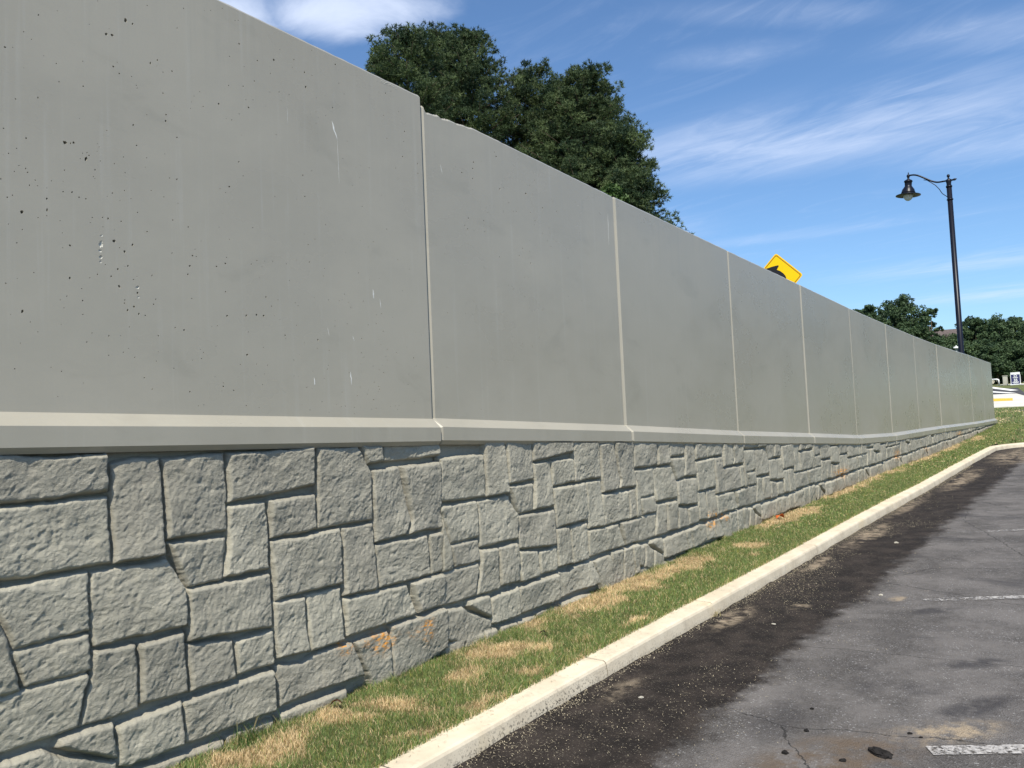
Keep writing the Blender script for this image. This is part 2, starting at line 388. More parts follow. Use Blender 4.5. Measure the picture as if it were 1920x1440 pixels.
tl = N(nt, 'ShaderNodeBsdfTranslucent'); L(nt, at.outputs['Color'], tl.inputs['Color'])
mx = N(nt, 'ShaderNodeMixShader'); mx.inputs[0].default_value = 0.3
L(nt, b.outputs[0], mx.inputs[1]); L(nt, tl.outputs[0], mx.inputs[2]); L(nt, mx.outputs[0], nt.nodes['Material Output'].inputs['Surface'])
def leaf_mat(name, c1_, c2_, sc_=0.5):
    mt, nt, b = new_mat(name, 0.6, 0.25)
    at = N(nt, 'ShaderNodeAttribute', attribute_name='tone')
    c = mix(nt, at.outputs['Fac'], c1_, c2_)
    L(nt, c, b.inputs['Base Color'])
    tl = N(nt, 'ShaderNodeBsdfTranslucent'); L(nt, c, tl.inputs['Color'])
    mx = N(nt, 'ShaderNodeMixShader'); mx.inputs[0].default_value = 0.28
    L(nt, b.outputs[0], mx.inputs[1]); L(nt, tl.outputs[0], mx.inputs[2]); L(nt, mx.outputs[0], nt.nodes['Material Output'].inputs['Surface'])
    return mt
m_pine = leaf_mat('pine_needles', (0.028, 0.052, 0.024), (0.125, 0.168, 0.066))
m_leafD = leaf_mat('dark_leaves', (0.030, 0.058, 0.028), (0.095, 0.145, 0.060))
m_leafB = leaf_mat('bright_leaves', (0.035, 0.07, 0.02), (0.10, 0.165, 0.045))
m_bark = mat('bark', (0.10, 0.075, 0.055), 0.95, 0.1, var=0.3, vscale=6, bump=0.8, bscale=20, bdist=0.03)
m_pole = mat('black_enamel', (0.008, 0.009, 0.016), 0.35, 0.22, var=0.1)
m_globe = mat('frosted_globe', (0.55, 0.58, 0.62), 0.25, 0.5, var=0.05)
m_syel = mat('sign_yellow', (0.90, 0.56, 0.0), 0.5, 0.3, var=0.02)
m_sblk = mat('sign_black', (0.012, 0.012, 0.016), 0.6, 0.3)
m_sbor = mat('sign_border', (0.30, 0.10, 0.01), 0.6, 0.3)
m_galv = mat('galvanised_steel', (0.42, 0.43, 0.43), 0.45, 0.4, metal=0.6, var=0.1)
m_navy = mat('navy_panel', (0.035, 0.038, 0.12), 0.5, 0.3)
m_white = mat('white_paint', (0.80, 0.80, 0.78), 0.5, 0.3, var=0.03)
m_beige = mat('beige_metal', (0.45, 0.43, 0.36), 0.6, 0.3, var=0.05)
m_roof = mat('roof_shingles', (0.12, 0.095, 0.085), 0.9, 0.1, var=0.25, vscale=3)
m_wallp = mat('pale_siding', (0.55, 0.52, 0.45), 0.9, 0.1, var=0.05)
m_glass = mat('dark_window_glass', (0.03, 0.035, 0.04), 0.1, 0.6)
m_rock = mat('black_asphalt_lump', (0.022, 0.020, 0.019), 0.95, 0.15, var=0.4, vscale=40, bump=1.0, bscale=90, bdist=0.01)
m_leafbrown = mat('dead_leaf', (0.14, 0.06, 0.03), 0.8, 0.2, var=0.3, vscale=30)
m_leafdk = mat('dark_dead_leaf', (0.025, 0.016, 0.012), 0.8, 0.2, var=0.3, vscale=30)
m_orange = mat('orange_plastic', (0.70, 0.16, 0.04), 0.6, 0.3, var=0.1)
m_straw = mat('dry_clipping', (0.42, 0.36, 0.25), 0.9, 0.15, var=0.35, vscale=14)
m_pebble = mat('pale_pebble', (0.40, 0.37, 0.31), 0.9, 0.15, var=0.2, vscale=30)

# ------------------------------------------------------------------ ground levels (metres)
D = 4.2                       # wall face
KY = 3.0                      # kerb face
_rd = np.array([(-40,-.9),(-20,-.60),(0,-.10),(3.1,-.070),(4.2,-.035),(5.2,.0),(6.6,.04),(8.8,.095),(10.9,.165),(13.2,.235),(17,.325),(21,.45),(26,.59),(30,.68),(60,1.4)])
_wz = np.array([(-40,-.5),(0,-.02),(1.5,.03),(4,.06),(5.5,.12),(8,.2),(10.3,.28),(14.5,.40),(17.7,.51),(20.6,.58),(24,.64),(30.3,.84),(34.8,1.04),(38,1.2)])
_fz = np.array([(-40,-.6),(26,.72),(30,.80),(38,1.2),(45,1.45),(57,1.9),(69,2.85),(87,4.0),(130,5.5),(320,8.0),(900,10.0)])
def road(x): return np.interp(x, _rd[:,0], _rd[:,1])
def wallz(x): return np.interp(x, _wz[:,0], _wz[:,1])
def far(x): return np.interp(x, _fz[:,0], _fz[:,1])
def kerbtop(x): return road(x) + 0.115
def verge_z(x, y):
    t = np.clip((y-3.2)/1.0, 0, 1)
    a = np.where(x < 30, kerbtop(x)+0.005, far(x)); b_ = np.where(x < 38, wallz(x), far(x))
    return a*(1-t) + b_*t
CX, KR = 27.0, 3.0            # kerb turns away from the wall round this centre

# terrain sheet
xs = np.unique(np.concatenate([np.linspace(-60, 26, 44), np.arange(26, 40, .5), np.arange(40, 130, 1.5), np.linspace(130, 330, 30), np.linspace(330, 900, 12)]))
ys = np.unique(np.concatenate([np.linspace(-400, -60, 18), np.arange(-60, 3, 2.0), [3.05, 3.3, 3.6, 4.0, 4.24, 4.38, 4.46], np.arange(5, 30, 1.0), np.arange(30, 80, 4.), np.linspace(80, 500, 20)]))
X, Y = np.meshgrid(xs, ys, indexing='ij')
Z = far(X)
low = (X < 38.3) & (Y < 4.3)
Z = np.where(low, verge_z(X, Y), Z)
Z = np.where((Y < 3.3) & (X < 30.0), np.minimum(road(X), far(X))-0.12, Z)
Z = np.where((Y >= 3.2) & (Y < 4.3) & (X < 38.0), verge_z(X, Y)-0.045, Z)
upz = np.where(X < 38.3, 1.15+0*X, far(X))
Z = np.where((Y > 4.3) & (X < 38.3), np.maximum(1.3, far(X)), Z)
rough_ = fbm(X/7, Y/7, 3, 5)*0.12*np.clip((X-44)/10, 0, 1)*np.where((Y > -1) & (Y < 13) & (X < 96), 0, 1)
Z = Z + rough_
go = mesh_np('ground', np.stack([X, Y, Z], -1).reshape(-1, 3), grid_faces(len(xs), len(ys)), m_ground, smooth=True)
tag(go, kind='structure')

# parking lot sheet, bounded by the kerb line
def lot_z(x, y):
    return road(x)
edge = [(-40.0, KY+.04)] + [(x, KY+.04) for x in np.arange(-39, CX+.01, .5)] + [(CX+(KR+.04)*math.sin(a), (KR+.04)*math.cos(a)) for a in np.linspace(0.05, PI/2, 14)] + [(CX+KR+.04, -y) for y in np.linspace(1, 60, 30)]
# as a grid that is clipped: rows in y, columns in x
gx = np.unique(np.concatenate([np.linspace(-40, 2, 30), np.arange(2, 12, .06), np.arange(12, 30.05, .25)]))
gy = np.unique(np.concatenate([np.linspace(-60, 0, 24), np.arange(0, 2.8, .2), np.arange(2.8, 3.041, .04)]))
X, Y = np.meshgrid(gx, gy, indexing='ij')
# pull columns past the curve back on to it
lim = np.where(Y > 0, CX + np.sqrt(np.maximum((KR+.04)**2 - np.clip(Y, 0, KR+.04)**2, 0)), CX+KR+.04)
t = (X-CX)/(gx[-1]-CX)
Xc = np.where(X > CX, CX + t*(lim-CX), X)
Z = lot_z(Xc, Y) + fbm(Xc*1.2, Y*1.2, 3, 3)*0.006
Z = Z + np.clip((Y-2.84)/0.2, 0, 1)*(0.008+0.014*fbm(Xc*5, Y*0+1, 4, 9))
lot = mesh_np('parking_lot', np.stack([Xc, Y, Z], -1).reshape(-1, 3), grid_faces(len(gx), len(gy)), m_asph, smooth=True)
tag(lot, kind='structure')

# kerb: swept profile in cast lengths
prof = [(0.0, -0.20), (0.0, -0.02), (0.004, 0.03), (0.012, 0.088), (0.020, 0.104), (0.034, 0.113), (0.20, 0.120), (0.206, 0.110), (0.206, -0.15)]   # (back from face, height over road)
path = [(x, KY, 0.0, 1.0) for x in np.arange(-30, CX, 0.12)]
path += [(CX+KR*math.sin(a), KR*math.cos(a), math.sin(a), math.cos(a)) for a in np.linspace(0, PI/2, 30)]
path += [(CX+KR, -y, 1.0, 0.0) for y in np.linspace(.5, 58, 100)]
joints = [-24, -18, -12, -6, -3, 0.2, 3.15, 5.16, 7.02, 10.1, 13.2, 16.3, 19.4, 22.5, 25.6]
V, F, T = [], [], []
for i, (x, y, nx, ny) in enumerate(path):
    z0 = float(road(x))
    gap = min([abs(x-j) for j in joints]) < 0.06 if y > 2.9 else (i % 12 == 0)
    wv = 0.004*float(vnoise(np.array([x*1.3]), np.array([2.0]), 4)[0])
    for q, (pb, pz) in enumerate(prof):
        k = 0.0
        V.append((x+nx*(pb+wv), y+ny*(pb+wv), z0+pz-(0.004 if (gap and 2 < q < 7) else 0)))
        T.append(1.0 if pz < -.01 else ((0.75*max(0, 1-abs(x-4.4)/1.3)+.25) if pz < 0.05 else (.35*max(0, 1-abs(x-4.4)/1.0) if pz < .1 else 0.0)))
    if i:
        a = (i-1)*len(prof); c = i*len(prof)
        for q in range(len(prof)-1): F.append([a+q, c+q, c+q+1, a+q+1])
kb = mesh_np('curb', np.array(V), np.array(F), m_kerb, attrs={'tar': ('POINT', np.array(T))})
tag(kb, kind='structure')
mj = MB()
for j in joints:
    z0 = float(road(j)); pts = []
    for (pb, pz) in prof[1:7]:
        pts.append((pb, pz))
    vs = [(j-.0025, KY+a-.0015, z0+c+.0015) for a, c in pts]+[(j+.0025, KY+a-.0015, z0+c+.0015) for a, c in pts]
    n = len(pts); mj.add(vs, [[k, k+1, n+k+1, n+k] for k in range(n-1)])
jo = mj.build('curb_joint', m_sbor and mat('joint_dirt', (0.17, 0.14, 0.10), 0.95, 0.1)); tag(jo, kind='structure')

# straw patches (x, y, radius along the wall) read off the verge
STRAW = [(3.08,3.85,.20),(2.88,3.83,.12),(3.83,3.71,.12),(3.56,3.91,.08),(4.98,3.94,.20),(4.43,3.72,.12),(5.81,4.06,.20),(5.24,3.67,.10),(7.74,3.96,.36),(8.61,3.94,.50),(7.34,3.98,.18),(6.54,3.96,.28),(6.74,3.99,.2),(9.7,3.69,.2),(9.25,3.38,.1),(11.89,3.97,.6),(12.75,4.01,.5),(15.18,4.1,1.1),(18.5,4.1,1.2),(23.15,4.1,1.6),(27.44,4.1,1.4),(31.1,3.95,.9),(3.45,3.30,.12),(4.05,3.28,.14),(4.7,3.3,.08),(6.2,3.3,.1)]
def straw_f(x, y):
    s = np.zeros_like(x)
    xw = x+.16*fbm(x*3, y*3, 3, 61); yw = y+.14*fbm(x*3, y*3, 3, 62)
    for cx, cy, r in STRAW:
        ry = 0.20 if cy > 3.5 else 0.09
        s = s + .95*np.exp(-(((xw-cx)/(r*1.25))**2 + ((yw-cy)/ry)**2))
    s = np.minimum(s, 1.1) + 0.42*fbm(x*6, y*9, 4, 11, .65) + 0.30*fbm(x*1.6, y*2.5, 3, 31)
    return np.clip((s-0.20)/0.45, 0, 1)
xs = np.unique(np.concatenate([np.arange(-12, 2, .15), np.arange(2, 12, .04), np.arange(12, 38.6, .1)])); ys = np.concatenate([[3.196], np.arange(3.23, 4.30, .045), [4.30]])
X, Y = np.meshgrid(xs, ys, indexing='ij')
Z = verge_z(X, Y) + 0.012*fbm(X*6, Y*6, 3, 21)
ve = mesh_np('verge', np.stack([X, Y, Z], -1).reshape(-1, 3), grid_faces(len(xs), len(ys)), m_turf, smooth=True, attrs={'straw': ('POINT', straw_f(X, Y).ravel())})
tag(ve, kind='structure')

# grass blades
def blades(n, xr, yr, hr, w, zf, seed, far_mode=False, keep=None):
    r = np.random.default_rng(seed)
    x = r.uniform(*xr, n); y = r.uniform(*yr, n)
    if keep is not None:
        k = keep(x, y); x = x[k]; y = y[k]; n = len(x)
    z = zf(x, y); h = r.uniform(*hr, n)
    sf = straw_f(x, y) if not far_mode else np.clip((fbm(x*.35, y*.9, 4, 50)-.15)/.3, 0, .7)
    isst = r.random(n) < (0.20 + 0.73*sf)
    clump = 0.5+0.5*fbm(x*7, y*7, 3, 41)
    h = h*(0.35+1.25*clump**1.4)*np.where(isst, 0.75, 1.0)
    a = r.uniform(0, 2*PI, n); le = r.uniform(0.15, 1.1, n)*h; la = r.uniform(0, 2*PI, n)
    dx = np.cos(a)*w/2; dy = np.sin(a)*w/2
    b0 = np.stack([x-dx, y-dy, z-.004], -1); b1 = np.stack([x+dx, y+dy, z-.004], -1)
    mx_ = x+np.cos(la)*le*.35; my_ = y+np.sin(la)*le*.35
    m0 = np.stack([mx_-dx*.8, my_-dy*.8, z+h*.6], -1); m1 = np.stack([mx_+dx*.8, my_+dy*.8, z+h*.6], -1)
    tp = np.stack([x+np.cos(la)*le, y+np.sin(la)*le, z+h], -1)
    V = np.stack([b0, b1, m1, m0, tp], 1).reshape(-1, 3)
    i = np.arange(n)[:, None]*5
    Fq = i+np.array([[0, 1, 2, 3]]); Ft = i+np.array([[3, 2, 4]])
    t = r.random(n)[:, None]
    g = np.array([[.100, .152, .048]])*(1-t)+np.array([[.235, .315, .100]])*t
    yy = (r.random(n) < .18)[:, None]; g = np.where(yy, g*np.array([[1.6, 1.15, 1.0]]), g)
    s = np.array([[.52, .38, .20]])*(1-t)+np.array([[.86, .68, .40]])*t
    c = np.where(isst[:, None], s, g)*(0.8+0.4*clump[:, None])
    c = np.concatenate([np.repeat(c, 5, 0), np.ones((n*5, 1))], 1)
    return V, [Fq, Ft], c
def merge(parts, name, mt):
    V, Q, T3, Cc = [], [], [], []; n = 0
    for v, (q, t), c in parts:
        V.append(v); Q.append(q+n); T3.append(t+n); Cc.append(c); n += len(v)
    return mesh_np(name, np.concatenate(V), [np.concatenate(Q), np.concatenate(T3)], mt, attrs={'col': ('POINT', np.concatenate(Cc))})
parts = []
vz = lambda x, y: verge_z(x, y)
# the turf hangs raggedly over the kerb back and the foot of the stones
parts.append(blades(16000, (-6, 2.0), (3.17, 4.2), (.02, .05), .005, vz, 1))
parts.append(blades(62000, (2.0, 6.0), (3.17, 4.20), (.018, .058), .0030, vz, 2))
parts.append(blades(50000, (6.0, 11.0), (3.17, 4.20), (.018, .055), .0042, vz, 3))
parts.append(blades(40000, (11.0, 20.0), (3.17, 4.22), (.02, .045), .007, vz, 4))
parts.append(blades(26000, (20.0, 38.5), (3.17, 4.22), (.02, .05), .014, vz, 5))
parts.append(blades(5200, (2.0, 14.0), (3.165, 3.215), (.03, .075), .0035, vz, 61))
parts.append(blades(4200, (2.0, 14.0), (4.03, 4.14), (.035, .085), .0035, vz, 62, keep=lambda x, y: fbm(x*2.1, y*0+3, 3, 63) > .02))
parts.append(blades(5000, (14.0, 38.0), (4.0, 4.14), (.04, .09), .009, vz, 64))
vg = merge(parts, 'verge_grass', m_blade); tag(vg, 'short turf with dry straw patches between the curb and the stone wall', 'grass', kind='stuff')
def keepfar(x, y):
    out = (x > CX+KR+.25) | ((y > 0) & (x > CX) & ((x-CX)**2+y**2 > (KR+.24)**2))
    return out & ((y < 3.17) | (x > 38.6)) & (y < 0.2*x)
parts = [blades(42000, (27.0, 57), (-9, 8), (.03, .08), .03, lambda x, y: np.where(x < 38.3, verge_z(x, y), far(x)), 6, True, keepfar)]
fg = merge(parts, 'far_grass', m_blade); tag(fg, 'green lawn bank beyond the curved end of the curb', 'grass', kind='stuff')

# weeds at the wall foot and in the kerb joint
def weed(x, y, z, h, n, label, seed, rad=.04, straw=False):
    r = np.random.default_rng(seed); V = []; F3 = []; Cc = []
    for i in range(n):
        a = r.uniform(0, 2*PI); hh = h*r.uniform(.45, 1); le = hh*r.uniform(.2, .9); w = .003
        px, py = x+r.normal(0, rad), y+r.normal(0, rad*.5)
        prev = None; b_ = len(V)
        for k in range(5):
            t = k/4; cx = px+math.cos(a)*le*t*t; cy = py+math.sin(a)*le*t*t; cz = z-.005+hh*(t-.15*t*t)
            ww = w*(1-t)+.0004
            V += [(cx-math.sin(a)*ww, cy+math.cos(a)*ww, cz), (cx+math.sin(a)*ww, cy-math.cos(a)*ww, cz)]
            c = (.30, .25, .12, 1) if (straw or r.random() < .3) else (.06, .12, .03, 1)
            Cc += [c, c]
            if k: F3.append([b_+2*k-2, b_+2*k-1, b_+2*k+1, b_+2*k])
    o = mesh_np('weed', np.array(V), np.array(F3), m_blade, attrs={'col': ('POINT', np.array(Cc))})
    return tag(o, label, 'weed')
weed(3.05, 4.07, .06, .16, 60, 'taller weed tuft against the foot of the stone wall, nearest the camera', 71, .09)
weed(4.22, 4.08, .07, .09, 30, 'small weed at the slanting joint below the orange paint', 72, .05)
weed(7.02, 2.975, .045, .09, 26, 'dry weed sprouting at the curb joint on the asphalt', 73, .03, True)

# ------------------------------------------------------------------ stone retaining wall
TILE = {'S1': [(0.002, 1.71), (0.138, 1.693), (0.316, 1.681), (0.534, 1.695), (0.546, 1.493), (0.28, 1.481), (0.045, 1.483), (0.0, 1.482)], 'S2': [(0.0, 1.465), (0.28, 1.471), (0.544, 1.47), (0.549, 1.137), (0.276, 1.132), (-0.002, 1.139)], 'S8': [(0.557, 1.634), (0.703, 1.66), (0.824, 1.656), (0.839, 1.137), (0.56, 1.131)], 'S9': [(0.84, 1.65), (1.219, 1.659), (1.238, 1.222), (0.848, 1.208)], 'S10': [(1.243, 1.656), (1.651, 1.662), (1.866, 1.671), (1.873, 1.429), (1.24, 1.374)], 'S11': [(0.853, 1.198), (1.224, 1.189), (1.192, 0.956), (0.972, 0.945)], 'S12': [(1.246, 1.356), (1.503, 1.363), (1.512, 0.962), (1.194, 0.965), (1.242, 1.187)], 'S13': [(1.523, 1.369), (1.871, 1.374), (1.876, 1.151), (1.528, 1.139)], 'S14': [(1.895, 1.663), (2.245, 1.658), (2.364, 1.475), (2.371, 1.164), (1.885, 1.15)], 'S15': [(0.449, 1.106), (0.853, 1.119), (0.958, 0.949), (0.965, 0.749), (0.452, 0.748)], 'S16': [(0.968, 0.938), (1.508, 0.942), (1.526, 0.623), (0.971, 0.663)], 'S17': [(1.527, 1.121), (2.077, 1.138), (2.092, 0.786), (1.539, 0.769)], 'S3': [(-0.067, 1.108), (0.436, 1.115), (0.442, 0.831), (0.088, 0.817), (0.004, 1.05)], 'S3b': [(-0.171, 1.101), (-0.021, 1.074), (0.011, 1.01), (0.082, 0.813), (0.117, 0.625), (0.038, 0.626), (-0.105, 0.639)], 'S4': [(0.082, 0.813), (0.432, 0.816), (0.443, 0.64), (0.135, 0.637)], 'S5': [(-0.105, 0.609), (0.038, 0.623), (0.135, 0.628), (0.42, 0.635), (0.434, 0.607), (0.374, 0.386), (0.035, 0.376), (-0.107, 0.385)], 'S18': [(0.449, 0.73), (0.671, 0.716), (0.69, 0.387), (0.384, 0.385), (0.441, 0.571)], 'S19': [(0.687, 0.715), (0.948, 0.724), (0.956, 0.399), (0.698, 0.408)], 'S20': [(0.965, 0.65), (1.24, 0.614), (1.264, 0.395), (0.97, 0.394)], 'S21': [(1.257, 0.602), (1.526, 0.614), (1.532, 0.408), (1.274, 0.412)], 'S22': [(1.528, 0.768), (1.768, 0.756), (1.791, 0.418), (1.543, 0.43)], 'S23': [(1.789, 0.758), (2.07, 0.764), (2.083, 0.417), (1.797, 0.416)], 'S7': [(0.284, 0.364), (0.547, 0.368), (0.565, 0.182), (0.397, 0.258), (0.274, 0.327)], 'S6': [(-0.072, 0.344), (0.08, 0.339), (0.21, 0.343), (0.29, 0.279), (0.559, 0.17), (0.564, -0.043), (-0.073, 0.157)], 'S24': [(0.566, 0.315), (0.575, 0.338), (0.922, 0.369), (0.932, 0.128), (0.627, 0.123), (0.567, 0.139)], 'S25': [(0.935, 0.354), (1.523, 0.385), (1.533, 0.14), (0.942, 0.131)], 'S26': [(1.541, 0.395), (1.739, 0.363), (1.881, 0.404), (2.158, 0.394), (2.252, 0.163), (1.843, 0.166), (1.546, 0.149)], 'T1': [(2.266, 1.664), (2.476, 1.659), (2.484, 1.54), (2.332, 1.525)], 'T2': [(2.496, 1.659), (3.033, 1.644), (3.033, 1.55), (2.494, 1.54)], 'T3': [(2.371, 1.489), (2.64, 1.501), (2.739, 1.114), (2.683, 1.019), (2.387, 1.008)], 'T4': [(2.658, 1.5), (3.029, 1.511), (3.04, 1.027), (2.705, 1.021), (2.752, 1.113)], 'T5': [(2.383, 0.993), (2.913, 0.993), (2.927, 0.702), (2.405, 0.693)], 'T6': [(2.095, 1.133), (2.37, 1.142), (2.381, 0.952), (2.398, 0.688), (2.101, 0.699)], 'T7': [(2.929, 0.994), (3.055, 1.002), (3.066, 0.719), (2.939, 0.704)], 'T8': [(2.1, 0.683), (2.683, 0.68), (2.768, 0.453), (2.105, 0.439)], 'T9': [(2.716, 0.684), (3.041, 0.694), (3.05, 0.459), (2.785, 0.459)], 'T10': [(2.177, 0.391), (2.479, 0.408), (2.51, 0.337), (2.513, 0.064), (2.325, 0.055)], 'T11': [(2.514, 0.429), (3.049, 0.441), (3.077, 0.161), (2.816, 0.084), (2.518, 0.062)]}
FILL = {'F1': [(.0,.10),(.62,.10),(.62,-.22),(.0,-.22)], 'F2': [(.66,.10),(1.18,.085),(1.18,-.22),(.66,-.22)], 'F3': [(1.20,.095),(1.52,.10),(1.52,-.22),(1.20,-.22)], 'F4': [(1.55,.115),(2.08,.12),(2.05,-.22),(1.55,-.22)], 'F5': [(2.13,.02),(2.5,.03),(2.5,-.25),(2.10,-.25)], 'F6': [(2.53,.03),(3.06,.05),(3.06,-.25),(2.53,-.25)]}
TILE.update(FILL)
for k in ('S1', 'S8', 'S9', 'S10', 'S14', 'T1', 'T2'):      # top course runs on up behind the ledge
    TILE[k] = [(x, (z if z < 1.6 else z)) for x, z in TILE[k]]
TW, TX0, TDZ = 3.07, 1.745, 0.074
for k in TILE: TILE[k] = [((3.12 if x > 2.98 else x), z) for x, z in TILE[k]]
def sdf(px, pz, poly):
    poly = np.array(poly); n = len(poly); d = np.full(px.shape, 1e9); ins = np.zeros(px.shape, bool)
    for i in range(n):
        a = poly[i]; b_ = poly[(i+1) % n]; e = b_-a; wx = px-a[0]; wz = pz-a[1]
        t = np.clip((wx*e[0]+wz*e[1])/(e@e), 0, 1)
        d = np.minimum(d, (wx-e[0]*t)**2+(wz-e[1]*t)**2)
        c = ((a[1] > pz) != (b_[1] > pz)); 
        with np.errstate(divide='ignore', invalid='ignore'):
            xi = (b_[0]-a[0])*(pz-a[1])/(b_[1]-a[1]+1e-12)+a[0]
        ins ^= c & (px < xi)
    d = np.sqrt(d); return np.where(ins, d, -d)
PAINT = [(3.832,.376,.05,.035,1),(4.159,.340,.10,.06,1),(4.24,.33,.05,.05,.6),(4.02,.36,.10,.03,.4),(4.598,.335,.05,.07,1),(4.48,.33,.10,.03,.3),(9.70,.60,.05,.04,1),(9.87,.59,.06,.06,1),(9.80,.50,.12,.05,.8),(10.26,.54,.05,.06,.9),(10.12,.53,.1,.03,.6),(15.6,.76,.45,.07,1),(15.75,.69,.1,.05,1),(20.2,.86,.28,.09,1),(29.0,1.10,.5,.06,1),(23.6,.84,.3,.05,.5)]
stone_root = empty('stone_retaining_wall', (TX0, D, 0), 'lower wall of grey concrete cast as irregular stone blocks, dark joints, orange spray marks', 'retaining wall')
LED = np.array([(-4.4, 2.05), (-1.3, 1.98), (1.745, 1.908), (4.82, 1.838), (7.82, 1.732), (10.96, 1.6), (14.08, 1.49), (17.1, 1.376), (20.13, 1.34), (23.2, 1.362), (26.4, 1.384), (29.5, 1.39), (32.6, 1.397), (35.6, 1.42), (38.5, 1.45)])
def ledge_z(x): return np.interp(x, LED[:,0], LED[:,1])
CELL = {-2: .03, -1: .02, 0: .0055, 1: .007, 2: .010, 3: .013, 4: .013, 5: .014, 6: .015, 7: .016, 8: .017}
for k in range(-2, 12):
    x0 = TX0+TW*k+.001; x1 = x0+TW-.002; c = CELL.get(k, .018); dz = TDZ*k
    if k == 11: x1 = 38.2
    zb = float(min(wallz(x0), wallz(x1)))-.12; zt = float(max(ledge_z(x0), ledge_z(x1)))-.17
    nx = int((x1-x0)/c)+1; nz_ = int((zt-zb)/c)+1
    if nz_ < 3: continue
    gx = np.linspace(x0, x1, nx); gz = np.linspace(zb, zt, nz_)
    X, Z = np.meshgrid(gx, (gz-zb)/(zt-zb), indexing='ij')
    Z = zb + Z*(ledge_z(X)-.185-zb)
    # irregular outlines
    wx = X + .009*fbm(X*9, Z*9, 3, 101) + .0035*fbm(X*45, Z*45, 2, 103); wz = Z + .008*fbm(X*8+5, Z*8, 3, 102) + .0035*fbm(X*45, Z*45+3, 2, 104)
    H = np.full(X.shape, 0.0); SH = np.full(X.shape, .3)
    u = wx-(TX0+TW*k); v = wz-dz
    for si, (nm, poly) in enumerate(TILE.items()):
        if nm == 'S1' and k == 1: continue
        if k > 1 and (k*7+si) % 23 == 5 and nm[0] == 'T': pass
        P_ = np.array(poly); x_lo, z_lo = P_.min(0)-.03; x_hi, z_hi = P_.max(0)+.03
        msk = (u > x_lo) & (u < x_hi) & (v > z_lo) & (v < z_hi)
        if not msk.any(): continue
        uu, vv = u[msk], v[msk]; XX, ZZ = X[msk], Z[msk]
        d = sdf(uu, vv, poly)+.0035
        r_ = .026
        t = np.clip((d+.001)/r_, 0, 1); pr = np.sqrt(np.clip(1-(1-t)**2, 0, 1))
        rs = np.random.default_rng(si*13+5)
        cx, cz = P_.mean(0); tilt = rs.uniform(-.016, .016, 2)
        base_h = .066+rs.uniform(-.006, .008)
        rel = tilt[0]*(uu-cx)/.3 + tilt[1]*(vv-cz)/.3
        th = rs.uniform(.3, 1.2); ca, sa = math.cos(th), math.sin(th)
        a_ = (XX*ca+ZZ*sa); b_ = (-XX*sa+ZZ*ca)
        rid = 1-np.abs(fbm(a_*5+si*3, b_*13+si, 4, 200+si))*2
        rid2 = 1-np.abs(fbm(a_*9+si, b_*16, 3, 260+si))*2.2
        rel = rel + .0030*(rid-.6) + .0028*np.clip(rid2-.55, 0, 1)*2 + .017*fbm(XX*3.6+si, ZZ*3.6, 3, 300+si) + .0050*fbm(XX*10+si, ZZ*10, 4, 310+si, .5) + .0026*fbm(a_*36, b_*48, 3, 400, .6)
        rel = rel - .004*np.clip(fbm(XX*22, ZZ*22+si, 2, 420)-.30, 0, 1)*3
        cr_ = np.abs(fbm(XX*4.5+si*2.2, ZZ*4.5, 3, 430)); cm_ = np.clip(fbm(XX*3+si, ZZ*3, 2, 431)*3, 0, 1)
        rel = rel - .0025*np.clip(1-cr_/.035, 0, 1)*cm_
        rel = rel + .0019*fbm(XX*85, ZZ*85, 2, 441) + .006*fbm(a_*2.2+si, b_*5, 2, 442)
        h = pr*(base_h+rel*np.clip(d/.02, 0.15, 1))
        wd = P_[:, 0].max()-P_[:, 0].min()
        if k >= 1 and wd > .42 and P_[:, 1].min() < .30 and (k > 1 or nm[0] != 'S'):      # the low wide blocks are creased into two or three
            for q_ in range(1, 3 if wd > .55 else 2):
                xm = P_[:, 0].min()+wd*(q_/(3 if wd > .55 else 2))+rs.uniform(-.05, .05)+.02*np.sin(vv*14+si)+.15*(vv-cz)*rs.uniform(-1, 1)
                h = h*np.clip(np.abs(uu-xm)/(.016+.002*k), .12, 1)**.6
        H[msk] = np.maximum(H[msk], np.where(d > -.001, h, 0))
        sh_ = SH[msk]; sh_[d > 0] = random.Random(si*31+k).uniform(0, .50); SH[msk] = sh_
    # chisel scoops
    Yv = D + .004 - H
    soil = np.clip((wallz(X)+.10+.05*fbm(X*4, Z*4, 3, 7)-Z)/.12, 0, 1)*(.25+.35*min(max(k, 0)/4, 1)) + np.clip((wallz(X)+.26-Z)/.2, 0, 1)*(.0 if k < 3 else .30)
    soil = np.clip(soil, 0, .45)
    pm = np.zeros(X.shape)
    for cx, cz, ra, rb, am in PAINT:
        pm = np.maximum(pm, am*np.clip(1.5*np.exp(-((X-cx)/ra)**2-((Z-cz)/rb)**2), 0, 1))
    Vv = np.stack([X, Yv, Z], -1).reshape(-1, 3); n0 = len(Vv)
    fs = [grid_faces(nx, nz_)]
    # body behind the face
    ring = np.array([(x0, D+.25, zb), (x1, D+.25, zb), (x1, D+.25, zt), (x0, D+.25, zt)])
    cor = [0, (nx-1)*nz_, nx*nz_-1, nz_-1]
    Vv = np.concatenate([Vv, ring])
    fs[0] = np.concatenate([fs[0], np.array([[n0, n0+3, n0+2, n0+1], [cor[0], n0, n0+1, cor[1]], [cor[3], cor[2], n0+2, n0+3]])])
    for ci in (0, nx-1):          # skirts down the two ends
        b0 = len(Vv); col = Vv[ci*nz_:(ci+1)*nz_].copy(); col[:, 1] = D+.06; Vv = np.concatenate([Vv, col])
        i_ = np.arange(nz_-1); q_ = np.stack([ci*nz_+i_, ci*nz_+i_+1, b0+i_+1, b0+i_], -1)
        fs[0] = np.concatenate([fs[0], q_ if ci == 0 else q_[:, ::-1]])
